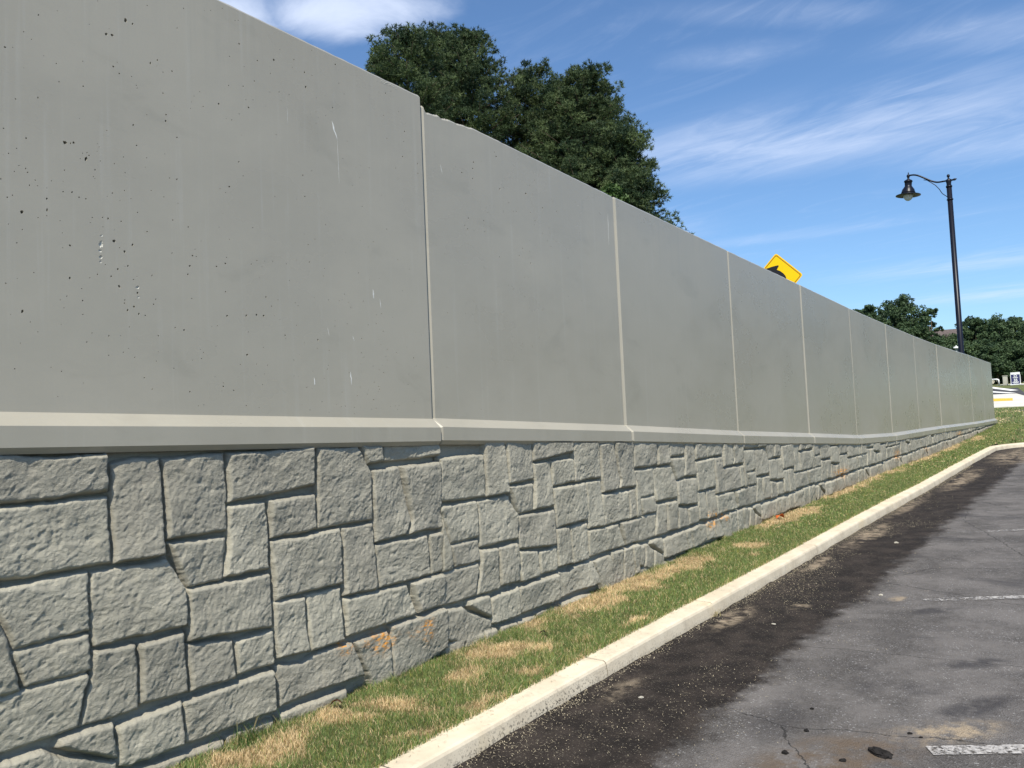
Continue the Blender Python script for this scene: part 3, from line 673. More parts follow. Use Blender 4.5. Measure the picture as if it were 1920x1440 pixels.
    na_ = len(Vv)-nx*nz_
    o = mesh_np('stone_panel', Vv, fs, m_stone, stone_root, smooth=True, attrs={'shade': ('POINT', np.concatenate([SH.ravel(), np.zeros(na_)])), 'soil': ('POINT', np.concatenate([soil.ravel(), np.zeros(na_)])), 'paint': ('POINT', np.concatenate([pm.ravel(), np.zeros(na_)]))}, off=(TX0, D, 0))
    for side, ci in ((0, 0), (1, nx-1)):
        pass
# dark fill behind the joints between panels
mbk = MB()
mbk.box((17.0, D+.15, 0.4), (43.0, .22, 2.0))
core = mbk.build('wall_core', m_stone, stone_root, off=(TX0, D, 0))

# ------------------------------------------------------------------ parapet
PITS = [(2.443, 3.992, 0.0089), (2.483, 3.987, 0.005), (2.335, 3.877, 0.0067), (2.367, 3.884, 0.0068), (1.836, 3.632, 0.0035), (1.871, 3.643, 0.0018), (2.371, 3.714, 0.0039), (2.403, 3.688, 0.0029), (2.582, 3.804, 0.0045), (2.625, 3.835, 0.0035), (2.472, 3.694, 0.0025), (2.713, 3.802, 0.0036), (2.502, 3.64, 0.0025), (2.655, 3.657, 0.0035), (2.67, 3.541, 0.0035), (2.667, 3.505, 0.0045), (2.477, 3.43, 0.0039), (1.985, 3.432, 0.0031), (1.881, 3.394, 0.0026), (1.928, 3.215, 0.0031), (2.113, 3.241, 0.0091), (2.156, 3.252, 0.005), (2.218, 3.184, 0.0083), (2.188, 3.177, 0.0023), (2.735, 3.43, 0.0036), (2.493, 3.323, 0.0029), (3.013, 3.704, 0.0048), (2.907, 3.657, 0.0026), (2.826, 3.622, 0.0021), (3.223, 3.743, 0.0045), (3.258, 3.8, 0.0022), (3.205, 3.785, 0.0022), (3.271, 3.921, 0.0034), (3.188, 3.864, 0.0033), (3.167, 4.119, 0.0039), (3.096, 4.018, 0.0028), (3.298, 4.06, 0.004), (3.425, 4.107, 0.007), (3.396, 4.011, 0.0023), (3.671, 4.107, 0.0042), (3.679, 4.012, 0.0072), (3.944, 4.251, 0.0057), (3.907, 3.94, 0.0037), (3.143, 3.388, 0.0033), (3.171, 3.308, 0.0027), (3.072, 3.222, 0.0043), (3.632, 3.415, 0.0035), (3.644, 3.28, 0.0035), (2.684, 3.188, 0.0025), (2.729, 3.191, 0.0035), (1.933, 3.049, 0.0026), (1.894, 3.074, 0.0022), (2.109, 3.1, 0.0023), (1.941, 2.988, 0.0026), (2.145, 2.997, 0.0036), (2.101, 2.99, 0.0027), (2.18, 2.978, 0.0032), (2.215, 2.977, 0.0028), (1.84, 2.909, 0.003), (1.863, 2.924, 0.0026), (2.021, 2.939, 0.004), (1.905, 2.851, 0.0077), (2.022, 2.882, 0.0048), (2.354, 3.035, 0.0028), (2.329, 2.896, 0.0037), (2.4, 2.895, 0.0028), (2.699, 2.955, 0.003), (1.881, 2.699, 0.0026), (2.131, 2.725, 0.004), (2.282, 2.751, 0.0111), (2.294, 2.799, 0.0037), (2.359, 2.784, 0.0075), (2.46, 2.78, 0.0048), (2.415, 2.737, 0.0057), (3.173, 4.304, 0.0045), (3.053, 4.296, 0.0022), (2.973, 4.252, 0.0022), (2.931, 4.236, 0.0016), (3.165, 4.265, 0.0022), (1.922, 3.738, 0.0022), (1.958, 3.714, 0.0018), (2.209, 3.689, 0.0023), (3.739, 4.278, 0.0024), (3.427, 3.628, 0.0023), (3.1, 3.632, 0.0027), (3.154, 3.684, 0.0022), (2.286, 2.696, 0.006), (2.287, 2.67, 0.006), (2.484, 2.558, 0.0057), (2.483, 2.525, 0.0057), (2.128, 2.561, 0.0058), (2.377, 2.638, 0.0042), (2.433, 2.663, 0.0038), (2.34, 2.596, 0.0033), (2.568, 2.629, 0.0029), (2.383, 2.549, 0.0065), (2.191, 2.455, 0.0031), (2.41, 2.464, 0.0028), (2.462, 2.45, 0.0043), (2.426, 2.428, 0.0047), (2.489, 2.414, 0.0038), (2.525, 2.409, 0.0029), (1.902, 2.375, 0.0068), (1.938, 2.327, 0.0021), (2.785, 2.663, 0.004), (2.798, 2.712, 0.004), (2.971, 2.733, 0.0036), (3.031, 2.758, 0.0042), (2.817, 2.773, 0.0036), (3.027, 2.592, 0.0031), (3.035, 2.452, 0.0052), (3.168, 2.463, 0.0048), (3.242, 2.475, 0.0049), (3.294, 2.475, 0.0049), (3.314, 2.591, 0.0038), (3.355, 2.539, 0.0028), (3.665, 2.854, 0.0035), (2.754, 2.348, 0.005), (2.699, 2.357, 0.003), (2.598, 2.305, 0.0029), (2.323, 2.287, 0.0028), (2.235, 2.295, 0.0023), (2.321, 2.186, 0.0023), (2.461, 2.182, 0.0023), (2.583, 2.167, 0.0024), (2.512, 2.076, 0.0028), (2.686, 2.133, 0.0024), (2.782, 2.006, 0.0035), (2.997, 2.039, 0.0046), (2.997, 2.06, 0.0026), (3.067, 2.018, 0.0031), (3.167, 2.231, 0.0058), (3.284, 2.281, 0.0027), (3.452, 2.366, 0.0039), (3.716, 2.354, 0.0046), (3.232, 2.178, 0.0021), (3.314, 2.175, 0.0022), (2.859, 2.194, 0.0025), (2.803, 2.183, 0.002), (2.967, 2.388, 0.0021), (2.062, 1.973, 0.0017), (2.032, 2.114, 0.0017), (2.081, 2.096, 0.0022), (1.972, 2.282, 0.0021), (1.892, 2.223, 0.0017), (3.812, 3.124, 0.003), (3.659, 2.968, 0.0029), (4.426, 4.198, 0.0054), (4.483, 4.23, 0.0027), (4.397, 4.027, 0.0027), (4.614, 3.966, 0.0041), (4.422, 3.864, 0.0027), (4.601, 3.886, 0.0027), (4.583, 3.769, 0.0054), (4.747, 3.754, 0.0035), (4.745, 3.679, 0.0034), (5.75, 4.093, 0.0039), (5.773, 4.06, 0.0063), (5.454, 3.935, 0.006), (5.441, 3.88, 0.006), (5.294, 3.813, 0.0052), (5.435, 3.795, 0.0045), (6.352, 3.982, 0.0042), (5.806, 3.785, 0.0063), (6.198, 3.828, 0.0082), (6.46, 3.746, 0.0059), (5.355, 3.451, 0.0059), (5.559, 3.468, 0.0038), (5.622, 3.547, 0.0031), (5.307, 3.382, 0.0051), (5.337, 3.359, 0.0051), (5.569, 3.378, 0.0038), (6.036, 3.633, 0.004), (6.258, 3.667, 0.0033), (6.327, 3.603, 0.0041), (6.696, 3.757, 0.0043), (6.112, 3.318, 0.0056), (6.052, 3.242, 0.0056), (5.761, 3.192, 0.0046), (6.574, 3.404, 0.0042), (5.931, 3.691, 0.0032), (7.048, 3.915, 0.0036), (6.645, 3.844, 0.0034), (6.227, 3.203, 0.0057), (6.866, 3.339, 0.0035), (4.389, 3.194, 0.0032), (6.435, 3.507, 0.0033)]
SCR = [(3.895, 3.844, 3.938, 3.73, 0.0072), (3.938, 3.73, 3.944, 3.428, 0.0019), (3.521, 3.82, 3.518, 3.726, 0.0013), (5.026, 3.817, 5.047, 3.746, 0.0032), (4.227, 2.74, 4.235, 2.677, 0.0057), (3.8, 2.439, 3.812, 2.387, 0.0023), (3.674, 2.11, 3.677, 2.062, 0.0053), (3.99, 2.155, 3.996, 2.069, 0.0048), (4.021, 2.401, 4.034, 2.366, 0.0025), (4.292, 2.683, 4.3, 2.616, 0.0026), (7.688, 3.925, 7.676, 3.588, 0.0046), (4.977, 1.738, 4.992, 1.669, 0.0063)]
TOPL = [(4.55, 4.47), (4.47, 4.385), (4.382, 4.292), (4.252, 4.128), (4.131, 4.03), (4.029, 3.929), (3.928, 3.828), (3.828, 3.76), (3.758, 3.705), (3.705, 3.668), (3.668, 3.664), (3.664, 3.672), (3.672, 3.655), (3.655, 3.645)]
PJ = [-4.40, -1.33, 1.62, 4.82, 7.83, 10.965, 14.09, 17.105, 20.16, 23.23, 26.395, 29.48, 32.55, 35.58, 38.45]
par = empty('parapet_wall', (4.82, D, 1.8), 'tall smooth grey concrete panel wall standing on the stone wall, pitted, with pale joints and a ledge', 'wall')
rp = np.random.default_rng(99)
cl = [(1.95, 3.0, .35, 60), (2.2, 2.6, .4, 50), (3.9, 2.3, .5, 90), (3.6, 2.05, .5, 60), (3.9, 3.9, .35, 40), (4.3, 2.1, .35, 60), (2.6, 3.4, .6, 40), (2.0, 3.9, .5, 40), (6.1, 3.1, .7, 60), (6.6, 3.6, .5, 40), (9.3, 2.8, .9, 30), (12.5, 2.9, 1., 16)]
RAWP = [(2.288, 2.757, .015), (2.284, 2.722, .008), (2.287, 2.690, .010), (2.285, 2.664, .007), (2.292, 2.802, .006), (2.484, 2.556, .010), (2.483, 2.528, .011), (2.486, 2.503, .006), (2.306, 2.776, .004)]
allp = RAWP+[(x, z, r*(1.3 if r < .005 else 1.1)+.0004) for x, z, r in PITS]
for cx, cz, s, n in cl:
    for _ in range(n):
        allp.append((float(rp.normal(cx, s)), float(rp.normal(cz, s)), float(rp.uniform(.0020, .0042))))
for _ in range(120): allp.append((float(rp.uniform(-4.2, 38)), float(rp.uniform(1.6, 4.3)), float(rp.uniform(.0015, .0045))))
def panel(pi, x0, x1):
    gapL, gapR, ch = .005, .005, .029
    rec = {3: .004, 2: -.010}.get(pi, [0, .003, -.003, .002][pi % 4])   # faces are not quite in one plane
    yf = D+rec
    xa, xb = x0+gapL+ch, x1-gapR-.016
    za, zb = float(ledge_z(xa))-.025, float(ledge_z(xb))-.025
    (ta, tb) = TOPL[pi]
    n = 46
    tx = np.linspace(xa, xb, n); tz = ta+(tb-ta)*(tx-x0)/(x1-x0)-.012
    jag = .0016*fbm(tx*14, tx*0, 4, 60+pi)
    if pi == 3: # broken corner
        tx = np.unique(np.concatenate([np.linspace(xa, xa+.62, 44), np.linspace(xa+.62, xb, 40)])); tz = ta+(tb-ta)*(tx-x0)/(x1-x0)-.012
        s = tx-xa; jag = .0016*fbm(tx*14, tx*0, 4, 60)
        jag = jag - np.where(s < .60, (.055*np.clip(1-s/.60, 0, 1)**.8)*(1+.25*vnoise(s*22, s*0, 3))+.006*np.abs(vnoise(s*45, s*0, 8)), 0)*np.clip(s/.03+.35, 0, 1)
    tz = tz+jag
    out = [(xa, za), (xb, zb)] + [(float(a), float(b_)) for a, b_ in zip(tx[::-1], tz[::-1])]
    # pits as real hollows
    pp = []
    for x, z, r in allp:
        if xa+.015 < x < xb-.015 and ledge_z(x)+.012+r < z < ta+(tb-ta)*(x-x0)/(x1-x0)-.035-r:
            if all((x-q[0])**2+(z-q[1])**2 > (r+q[2]+.0015)**2*1.7 for q in pp): pp.append((x, z, r))
    verts = [Vector(p) for p in out]; faces = [list(range(len(out)))]
    rings = []
    rr = np.random.default_rng(500+pi)
    for x, z, r in pp:
        m_ = 5 if r < .004 else (7 if r < .007 else 11)
        el = rr.uniform(.75, 1.25); ph = rr.uniform(-.5, .5); b0 = len(verts); idx = []
        for q in range(m_):
            a = q*2*PI/m_+rr.uniform(-.15, .15); rad = r*rr.uniform(.72, 1.2)
            dx, dz_ = rad*math.cos(a)*el, rad*math.sin(a)/el
            verts.append(Vector((x+dx*math.cos(ph)-dz_*math.sin(ph), z+dx*math.sin(ph)+dz_*math.cos(ph)))); idx.append(b0+q)
        rings.append((x, z, r, idx)); faces.append(idx)
    res = delaunay_2d_cdt(verts, [], faces, 1, 1e-6)
    ov, of, orig = res[0], res[2], res[5]
    vmap = {}
    for i, src in enumerate(res[3]):
        for s_ in src: vmap[s_] = i
    V = [(p.x, yf, p.y) for p in ov]; F3 = []; MI = []
    for f, s_ in zip(of, orig):
        if any(q > 0 for q in s_): continue
        F3.append(list(f)); MI.append(0)
    F4 = []; MI4 = []
    for x, z, r, idx in rings:
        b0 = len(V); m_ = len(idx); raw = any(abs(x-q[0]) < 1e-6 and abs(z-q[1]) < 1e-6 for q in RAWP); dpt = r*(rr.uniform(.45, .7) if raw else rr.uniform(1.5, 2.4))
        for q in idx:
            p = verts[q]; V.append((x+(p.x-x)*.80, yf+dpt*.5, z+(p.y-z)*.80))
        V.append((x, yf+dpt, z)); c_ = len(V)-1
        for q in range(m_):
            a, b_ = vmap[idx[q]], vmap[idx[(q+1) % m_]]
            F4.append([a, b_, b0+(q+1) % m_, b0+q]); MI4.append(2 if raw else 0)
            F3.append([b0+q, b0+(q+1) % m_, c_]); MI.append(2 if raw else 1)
    # top chamfer, top, back, ends and the joint chamfers
    th = .22; cw = .020
    tl = list(zip(tx, tz)); b0 = len(V)
    for a, b_ in tl: V.append((a, yf, b_))
    for a, b_ in tl: V.append((a, yf+cw, b_+cw+.0012*rr.normal()))
    for a, b_ in tl: V.append((a, yf+th, b_+cw))
    m_ = len(tl)
    for q in range(m_-1):
        F4.append([b0+q, b0+q+1, b0+m_+q+1, b0+m_+q]); MI4.append(0)
        F4.append([b0+m_+q, b0+m_+q+1, b0+2*m_+q+1, b0+2*m_+q]); MI4.append(0)
    def strip(xi, xo, zlo, zhi, chd, flip):
        b1 = len(V); k_ = 24
        for q in range(k_+1):
            z = zlo+(zhi-zlo)*q/k_; w = .0012*float(vnoise(np.array([z*30]), np.array([pi*3.0+xo]), 5)[0])
            V.extend([(xi, yf, z), (xo+w, yf+chd, z), (xo+w, yf+th, z)])
        for q in range(k_):
            a = b1+q*3
            f1 = [a, a+3, a+4, a+1]; f2 = [a+1, a+4, a+5, a+2]
            if flip: f1 = f1[::-1]; f2 = f2[::-1]
            F4.append(f1); F4.append(f2); MI4.extend([0, 0])
    strip(xa, x0+gapL, za-.30, float(tz[0]), ch, False)
    strip(xb, x1-gapR, zb-.30, float(tz[-1]), .016, True)
    # top wedges over the chamfers
    for xi, xo, zz, chd in ((xa, x0+gapL, float(tz[0]), ch), (xb, x1-gapR, float(tz[-1]), .016)):
        b1 = len(V); V.extend([(xi, yf, zz), (xo, yf+chd, zz), (xo, yf+th, zz+cw*0), (xi, yf+th, zz+cw), (xi, yf+cw, zz+cw)])
        F3.append([b1, b1+1, b1+4]); MI.append(0); F4.append([b1+1, b1+2, b1+3, b1+4]); MI4.append(0)
    b1 = len(V); V.extend([(x0+gapL, yf+th, za-.3), (x1-gapR, yf+th, zb-.3), (x1-gapR, yf+th, float(tz[-1])+.01), (x0+gapL, yf+th, float(tz[0])+.01)])
    F4.append([b1+1, b1, b1+3, b1+2]); MI4.append(0)
    # pale scrapes, a millimetre proud
    for sx0, sz0, sx1, sz1, w in SCR:
        if xa < sx0 < xb and sz0 > ledge_z(sx0)+.05:
            b1 = len(V); k_ = 6
            for q in range(k_+1):
                t_ = q/k_; cx = sx0+(sx1-sx0)*t_; cz = sz0+(sz1-sz0)*t_; ww = w*(math.sin(PI*min(max(t_, .04), .97))**.6)*rr.uniform(.6, 1.15)
                cx += rr.normal()*w*.25
                V.extend([(cx-ww, yf-.0012, cz), (cx+ww, yf-.0012, cz)])
            for q in range(k_): F4.append([b1+2*q, b1+2*q+1, b1+2*q+3, b1+2*q+2]); MI4.append(3)
    if pi == 2:  # spalled spot under the top edge and two rough scabs
        for (cx, cz, ra, rb, nn) in ((4.43, 4.272, .11, .016, 26), ):
            for _ in range(nn):
                px, pz = rr.normal(cx, ra*.42), rr.normal(cz, rb*.45); s_ = rr.uniform(.002, .0055); b1 = len(V)
                if pz > 4.293-.0289*(px-4.8)-.02: pz = 4.293-.0289*(px-4.8)-.022
                kk = 6
                for q in range(kk): 
                    a = q*2*PI/kk; V.append((px+s_*math.cos(a)*rr.uniform(.6, 1.2), yf-.0006, pz+s_*math.sin(a)*rr.uniform(.6, 1.2)))
                V.append((px, yf-s_*.7, pz))
                for q in range(kk): F3.append([b1+q, b1+(q+1) % kk, b1+kk]); MI.append(2)
    o = mesh_np('wall_panel', np.array(V), [np.array(F3), np.array(F4)], [m_conc, m_pit_shade, m_rawconc, m_scrape], par, mats=MI+MI4, attrs={'tone': ('FACE', np.full(len(F3)+len(F4), [.1, -.3, -.6, -.2, .5, .1, .7, .2][pi % 8]))}, off=(4.82, D, 1.8))
    # ledge at the panel foot
    dzl = -(.006 if pi == 2 else 0)
    prof = [(.03, .0295), (.0, 0.0), (-.080, -.068), (-.080, -.168), (-.050, -.198), (.16, -.198), (.16, .0)]
    prof[0] = (.02, 0.0)
    VL, FL = [], []
    stat = [(x0+gapL, .016)] + [(x, 0.0) for x in np.linspace(x0+gapL+.022, x1-gapR-.014, 40)] + [(x1-gapR, .010)]
    for x, ins in stat:
        z0 = float(ledge_z(x))+dzl
        for q, (py, pz) in enumerate(prof):
            jit = .0010*float(vnoise(np.array([x*25]), np.array([q*3.3+pi]), 6)[0]) if q in (3,) else 0
            rag = -.004*max(0, float(vnoise(np.array([x*18]), np.array([q*1.7+pi]), 16)[0])-.45)*(q == 3)
            VL.append((x, yf+py+(ins if py < 0 else 0)+jit-rag, z0+pz-(ins*.6 if q in (1, 2) else (-ins*.6 if q in (3, 4) else 0))))
    npf = len(prof)
    for i in range(len(stat)-1):
        for q in range(npf-1): FL.append([i*npf+q, i*npf+q+1, (i+1)*npf+q+1, (i+1)*npf+q])
    led = mesh_np('ledge', np.array(VL), [np.array(FL), np.array([list(range(npf))[::-1], [(len(stat)-1)*npf+q for q in range(npf)]])], m_conc, None, off=(4.82, D, 1.8))
    led.parent = o
    return o
for i in range(len(PJ)-1): panel(i, PJ[i], PJ[i+1])

# ------------------------------------------------------------------ loose things
def litter():
    r = np.random.default_rng(17); V, F = [], []; n = 0
    def put(x, y, ln, w, z):
        a = r.uniform(0, PI); b_ = a+r.uniform(-.7, .7)
        p0 = np.array([x, y]); p1 = p0+ln*.5*np.array([math.cos(a), math.sin(a)]); p2 = p1+ln*.5*np.array([math.cos(b_), math.sin(b_)])
        z0 = z+.002; z1 = z+.002+r.uniform(0, .006); z2 = z+.002+r.uniform(0, .003)
        b0 = len(V)
        for p, zz, aa in ((p0, z0, a), (p1, z1, a), (p2, z2, b_)):
            nx, ny = -math.sin(aa)*w/2, math.cos(aa)*w/2
            V.append((p[0]-nx, p[1]-ny, zz)); V.append((p[0]+nx, p[1]+ny, zz))
        F.append([b0, b0+1, b0+3, b0+2]); F.append([b0+2, b0+3, b0+5, b0+4])
    for _ in range(9500):
        x = r.uniform(2.5, 13) if r.random() < .75 else r.uniform(2.5, 26)
        y = 2.97-abs(r.normal(0, .48))
        if y < .3: continue
        dn = float(fbm(np.array([x*1.1]), np.array([y*2.2]), 3, 77)[0])
        if r.random() > .34+1.9*dn: continue
        s = 1+x*.05
        put(x, y, r.uniform(.004, .020)*r.uniform(.5, 1.2), r.uniform(.0008, .0024)*s, float(road(x))+.006)
    for _ in range(3200):
        x = r.uniform(2.5, 22); y = 2.985-abs(r.normal(0, .05)); put(x, y, r.uniform(.005, .025), r.uniform(.0015, .003)*(1+x*.04), float(road(x))+.014)
    for _ in range(900):
        x = r.uniform(2.8, 14); y = 3.2-abs(r.normal(0, .05)); put(x, y, r.uniform(.008, .03), .0018*(1+x*.04), float(kerbtop(x))+.004)
    return mesh_np('clippings', np.array(V), np.array(F), m_straw)
lt = litter(); tag(lt, 'dry grass clippings scattered over the dark asphalt strip and curb', 'grass clippings', kind='stuff')
def lump(name, x, y, z, s, mt, label, cat, seed, grp=None, flat=.6):
    bm = bmesh.new(); bmesh.ops.create_icosphere(bm, subdivisions=3, radius=1.0); r = random.Random(seed)
    o1, o2 = r.uniform(0, 50), r.uniform(0, 50)
    for v in bm.verts:
        c = v.co; d = 1+.38*float(vnoise(np.array([c.x*1.7+o1]), np.array([c.y*1.7+c.z*1.3+o2]), seed)[0])+.16*float(vnoise(np.array([c.x*5+o1]), np.array([c.y*5-c.z*4]), seed+1)[0])
        v.co = Vector((c.x*d*s[0], c.y*d*s[1], max(c.z, -.5)*d*s[2]))
    bm.verts.index_update()
    o = mesh_np(name, np.array([v.co for v in bm.verts]), np.array([[v.index for v in f.verts] for f in bm.faces]), mt)
    bm.free(); o.location = (x, y, z+s[2]*.45); o.rotation_euler = (0, 0, r.uniform(0, 3))
    return tag(o, label, cat, grp)
LG = 'small black asphalt lumps on the parking lot'
lump('asphalt_lump', 4.66, 1.135, float(road(4.66)), (.058, .030, .020), m_rock, 'large black lump of broken asphalt beside the near end of the worn parking line', 'asphalt lump', 3, LG)
for i, (x, y, s, lb) in enumerate([(4.47, 1.56, .012, 'small black crumb on the brown dirt, nearest the dark strip'), (4.80, 1.55, .011, 'small black crumb on the far rim of the brown dirt'), (5.00, 1.06, .010, 'small black crumb on the pale tan patch'), (4.50, 1.28, .011, 'small black crumb beside the big asphalt lump, towards the dark strip'), (5.15, 1.62, .009, 'tiny black crumb alone on the grey asphalt beyond the brown dirt'), (4.97, 1.0, .008, 'tiny black crumb between the tan patch and the parking line')]):
    lump('asphalt_crumb', x, y, float(road(x)), (s*1.3, s, s*.8), m_rock, lb, 'asphalt crumb', 10+i, LG)
PG = 'pale pebbles on the parking lot'
for i, (px, py, s, lb) in enumerate([(8.27, 1.92, .020, 'pale pebble at the inner edge of the dark strip near the small tan patch'), (6.93, 2.45, .014, 'pale pebble on the dark strip, a little way out from the curb'), (11.1, 2.35, .022, 'pale pebble far along the middle of the dark strip'), (4.9, 2.62, .012, 'pale pebble on the near part of the dark strip by the curb')]):
    lump('pebble', px, py, float(road(px)), (s*1.3, s, s*.5), m_pebble, lb, 'pebble', 30+i, PG)
def leaf(x, y, z, s, mt, label, seed, name='dead_leaf', cat='leaf'):
    r = random.Random(seed); V = []; F = []; n = 9
    for i in range(n):
        t = i/(n-1); w = s*.42*math.sin(PI*min(max(t, .03), .97))**.8*(1+.2*r.uniform(-1, 1)); cz = s*.28*math.sin(PI*t)+.004
        for q, off in ((0, -w), (1, 0), (2, w)):
            V.append(((t-.5)*s, off, cz+(.25*w if q != 1 else 0)+r.uniform(0, .003)))
    for i in range(n-1):
        for q in (0, 1): F.append([i*3+q, (i+1)*3+q, (i+1)*3+q+1, i*3+q+1])
    o = mesh_np(name, np.array(V), np.array(F), mt, smooth=True); o.location = (x, y, z); o.rotation_euler = (r.uniform(-.3, .3), r.uniform(-.2, .2), r.uniform(0, 3))
    md = o.modifiers.new('thick', 'SOLIDIFY'); md.thickness = .0012
    return tag(o, label, cat)
leaf(5.49, 3.75, .145, .065, m_leafdk, 'curled almost black dead leaf lying in the middle of the grass strip', 1)
leaf(3.63, 4.03, .09, .075, m_leafbrown, 'curled brown dead leaf on the straw near the wall foot', 2)
leaf(11.9, 4.02, .345, .14, m_orange, 'bent orange plastic scrap lying on straw at the wall foot', 4, 'plastic_scrap', 'scrap')

# parking lines: painted sheets, worn
def sheet(name, pts, zf, mt, lift, parent=None, div=10):
    """quad strip between two polylines given as corner pts a,b (one end) c,d (other end)"""
    (a, b_, c, d) = [np.array(p, float) for p in pts]; V = []; F = []
    for i in range(div+1):
        t = i/div
        for p in (a+(d-a)*t, b_+(c-b_)*t): V.append((p[0], p[1], float(zf(p[0], p[1]))+lift))
        if i: F.append([2*i-2, 2*i-1, 2*i+1, 2*i])
    return mesh_np(name, np.array(V), np.array(F), mt, parent)
for i, (lx, ly) in enumerate([(8.18, 1.55), (11.94, 1.95), (15.6, 1.98), (18.98, 2.0), (22.4, 2.0), (4.80, 0.93)]):
    ln = 6.0; dxy = np.array([.46, -.83]); dxy /= np.linalg.norm(dxy); nrm = np.array([dxy[1], -dxy[0]])*.055
    p0 = np.array([lx, ly]); p1 = p0+dxy*ln
    o = sheet('parking_line', (p0-nrm, p0+nrm, p1+nrm, p1-nrm), lambda x, y: road(x)+.006, m_line, .004, div=30); tag(o, kind='structure')

# beyond the wall's end: walks, crossing road, markings
def poly(name, pts, mt, lift, thick=.10):
    n = len(pts); V = [(x, y, float(far(x))+lift) for x, y in pts]+[(x, y, float(far(x))+lift-thick) for x, y in pts]
    F = [list(range(n))]; mb = MB(); mb.add(V, F+[[i, i+n, (i+1) % n+n, (i+1) % n] for i in range(n)]); o = mb.build(name, mt); return tag(o, kind='structure')
def strip_poly(name, pa, pb, mt, lift, div=12, thick=.12):
    V = []; F = []
    for i in range(div+1):
        t = i/div; a = np.array(pa[0])*(1-t)+np.array(pa[1])*t; b_ = np.array(pb[0])*(1-t)+np.array(pb[1])*t
        for p in (a, b_): V.append((p[0], p[1], float(far(p[0]))+lift))
        for p in (a, b_): V.append((p[0], p[1], float(far(p[0]))+lift-thick))
        if i:
            q = 4*i; F += [[q-4, q-3, q+1, q], [q-4, q, q+2, q-2], [q-3, q-1, q+3, q+1]]
    F += [[0, 2, 3, 1], [4*div, 4*div+1, 4*div+3, 4*div+2]]
    return tag(mesh_np(name, np.array(V), np.array(F), mt), kind='structure')
strip_poly('crossing_road', ((70.6, 30), (68.0, 5.4)), ((80.0, 30), (80.5, 7.0)), m_road2, .02, 10)
strip_poly('pavement', ((57.4, 9.5), (57.6, 3.2)), ((70.2, 9.8), (69.7, 6.18)), m_walk, .05, 10)
strip_poly('pavement', ((57.6, 3.2), (57.5, 0.5)), ((63.5, 4.9), (60.0, 1.5)), m_walk, .05, 6)
strip_poly('yellow_tactile_strip', ((63.0, 8.6), (62.4, 5.76)), ((65.9, 8.8), (64.7, 5.97)), m_yel, .056, 4, .004)
strip_poly('road_marking', ((76.5, 9.3), (71.1, 6.75)), ((77.8, 9.0), (71.3, 6.35)), m_line2, .028, 6, .004)
strip_poly('road_marking', ((85.0, 9.9), (75.2, 7.05)), ((86.5, 9.7), (75.6, 6.55)), m_line2, .028, 6, .004)
strip_poly('far_pavement', ((92.5, 9.9), (78.5, 4.0)), ((96.0, 9.6), (84.5, 3.2)), m_walk, .06, 10)
strip_poly('side_road', ((57.2, 3.0), (57.2, -20)), ((51.5, 4.6), (51.5, -20)), m_road2, .02, 8)

# ------------------------------------------------------------------ street lamp
LB = empty('street_lamp', (33.56, 4.55, 2.0), 'black street lamp with bell shaped head on a curved arm, behind the wall', 'street lamp')
def lm(s, z): return (0, s, z)      # s metres out along the arm (+Y), z above lamp base
LH = 8.056
mb = MB(); mb.lathe((0, 0, 0), [(0, 0), (.19, 0), (.19, .12), (.13, .22), (.105, .6), (.095, .65), (.086, LH-.30), (.0, LH-.30)], 20); mb.build('pole', m_pole, LB, True)
mb = MB(); mb.lathe((0, 0, LH-.74), [(0, -.02), (.105, -.02), (.112, 0), (.105, .02), (0, .02)], 20); mb.build('collar', m_pole, LB, True)
mb = MB(); mb.lathe((0, 0, LH-.27), [(0, -.03), (.10, -.03), (.105, 0), (.10, .03), (0, .03)], 20); mb.build('collar', m_pole, LB, True)
mb = MB()
mb.lathe((0, 0, LH), [(.085, -.30), (.075, -.16), (.09, -.10), (.09, -.02), (.05, .0), (.028, .03), (.028, .06), (.05, .09), (.055, .12), (.035, .165), (0, .18)], 20); mb.build('finial', m_pole, LB, True)
def armz(s): 
    pts = [(0.114, 8.009), (0.231, 8.008), (0.375, 8.014), (0.534, 8.088), (0.761, 8.248), (0.973, 8.396), (1.119, 8.454), (1.231, 8.458), (1.343, 8.455), (1.447, 8.457)]
    return float(np.interp(s, [p[0] for p in pts], [p[1] for p in pts]))
ss = np.linspace(-.26, 1.30, 40)
def smooth_arm(s): return (armz(s-.05)+armz(s)+armz(s+.05))/3
mb = MB(); mb.tube([(0, s, smooth_arm(s)) for s in np.linspace(0, 1.30, 40)], .030, 12); mb.tube([(0, 0, LH-.06), (0, -.14, LH-.055), (0, -.20, LH-.05), (0, -.27, LH-.04)], [.030, .032, .045, .004], 12); mb.build('arm', m_pole, LB, True)
mb = MB(); pr_ = [(0, 0.155, 7.383), (0, 0.232, 7.58), (0, 0.319, 7.759), (0, 0.435, 7.925), (0, 0.59, 8.069), (0, 0.693, 8.162), (0, 0.802, 8.196)]
pr_ = [(0, 0.0, pr_[0][2]-.03)]+pr_[1:]; mb.tube(pr_, .013, 8); mb.build('brace', m_pole, LB, True)
hx, hz = 1.30, 8.447
tm = Matrix.Rotation(math.radians(4), 3, 'X')
hd = MB(); hd.lathe((0, hx, hz), [(0, .14), (.012, .13), (.02, .09), (.015, .06), (.045, .045), (.062, 0), (.045, -.045), (.03, -.09), (.05, -.12), (.135, -.17), (.150, -.21), (.125, -.235), (.118, -.37), (.150, -.42), (.205, -.50), (.235, -.60), (.245, -.625), (.225, -.63), (.26, -.655), (.42, -.705), (.425, -.72), (.41, -.725), (.17, -.71), (.0, -.70)], 32, mat=tm)
head = hd.build('lamp_head', m_pole, LB, True)
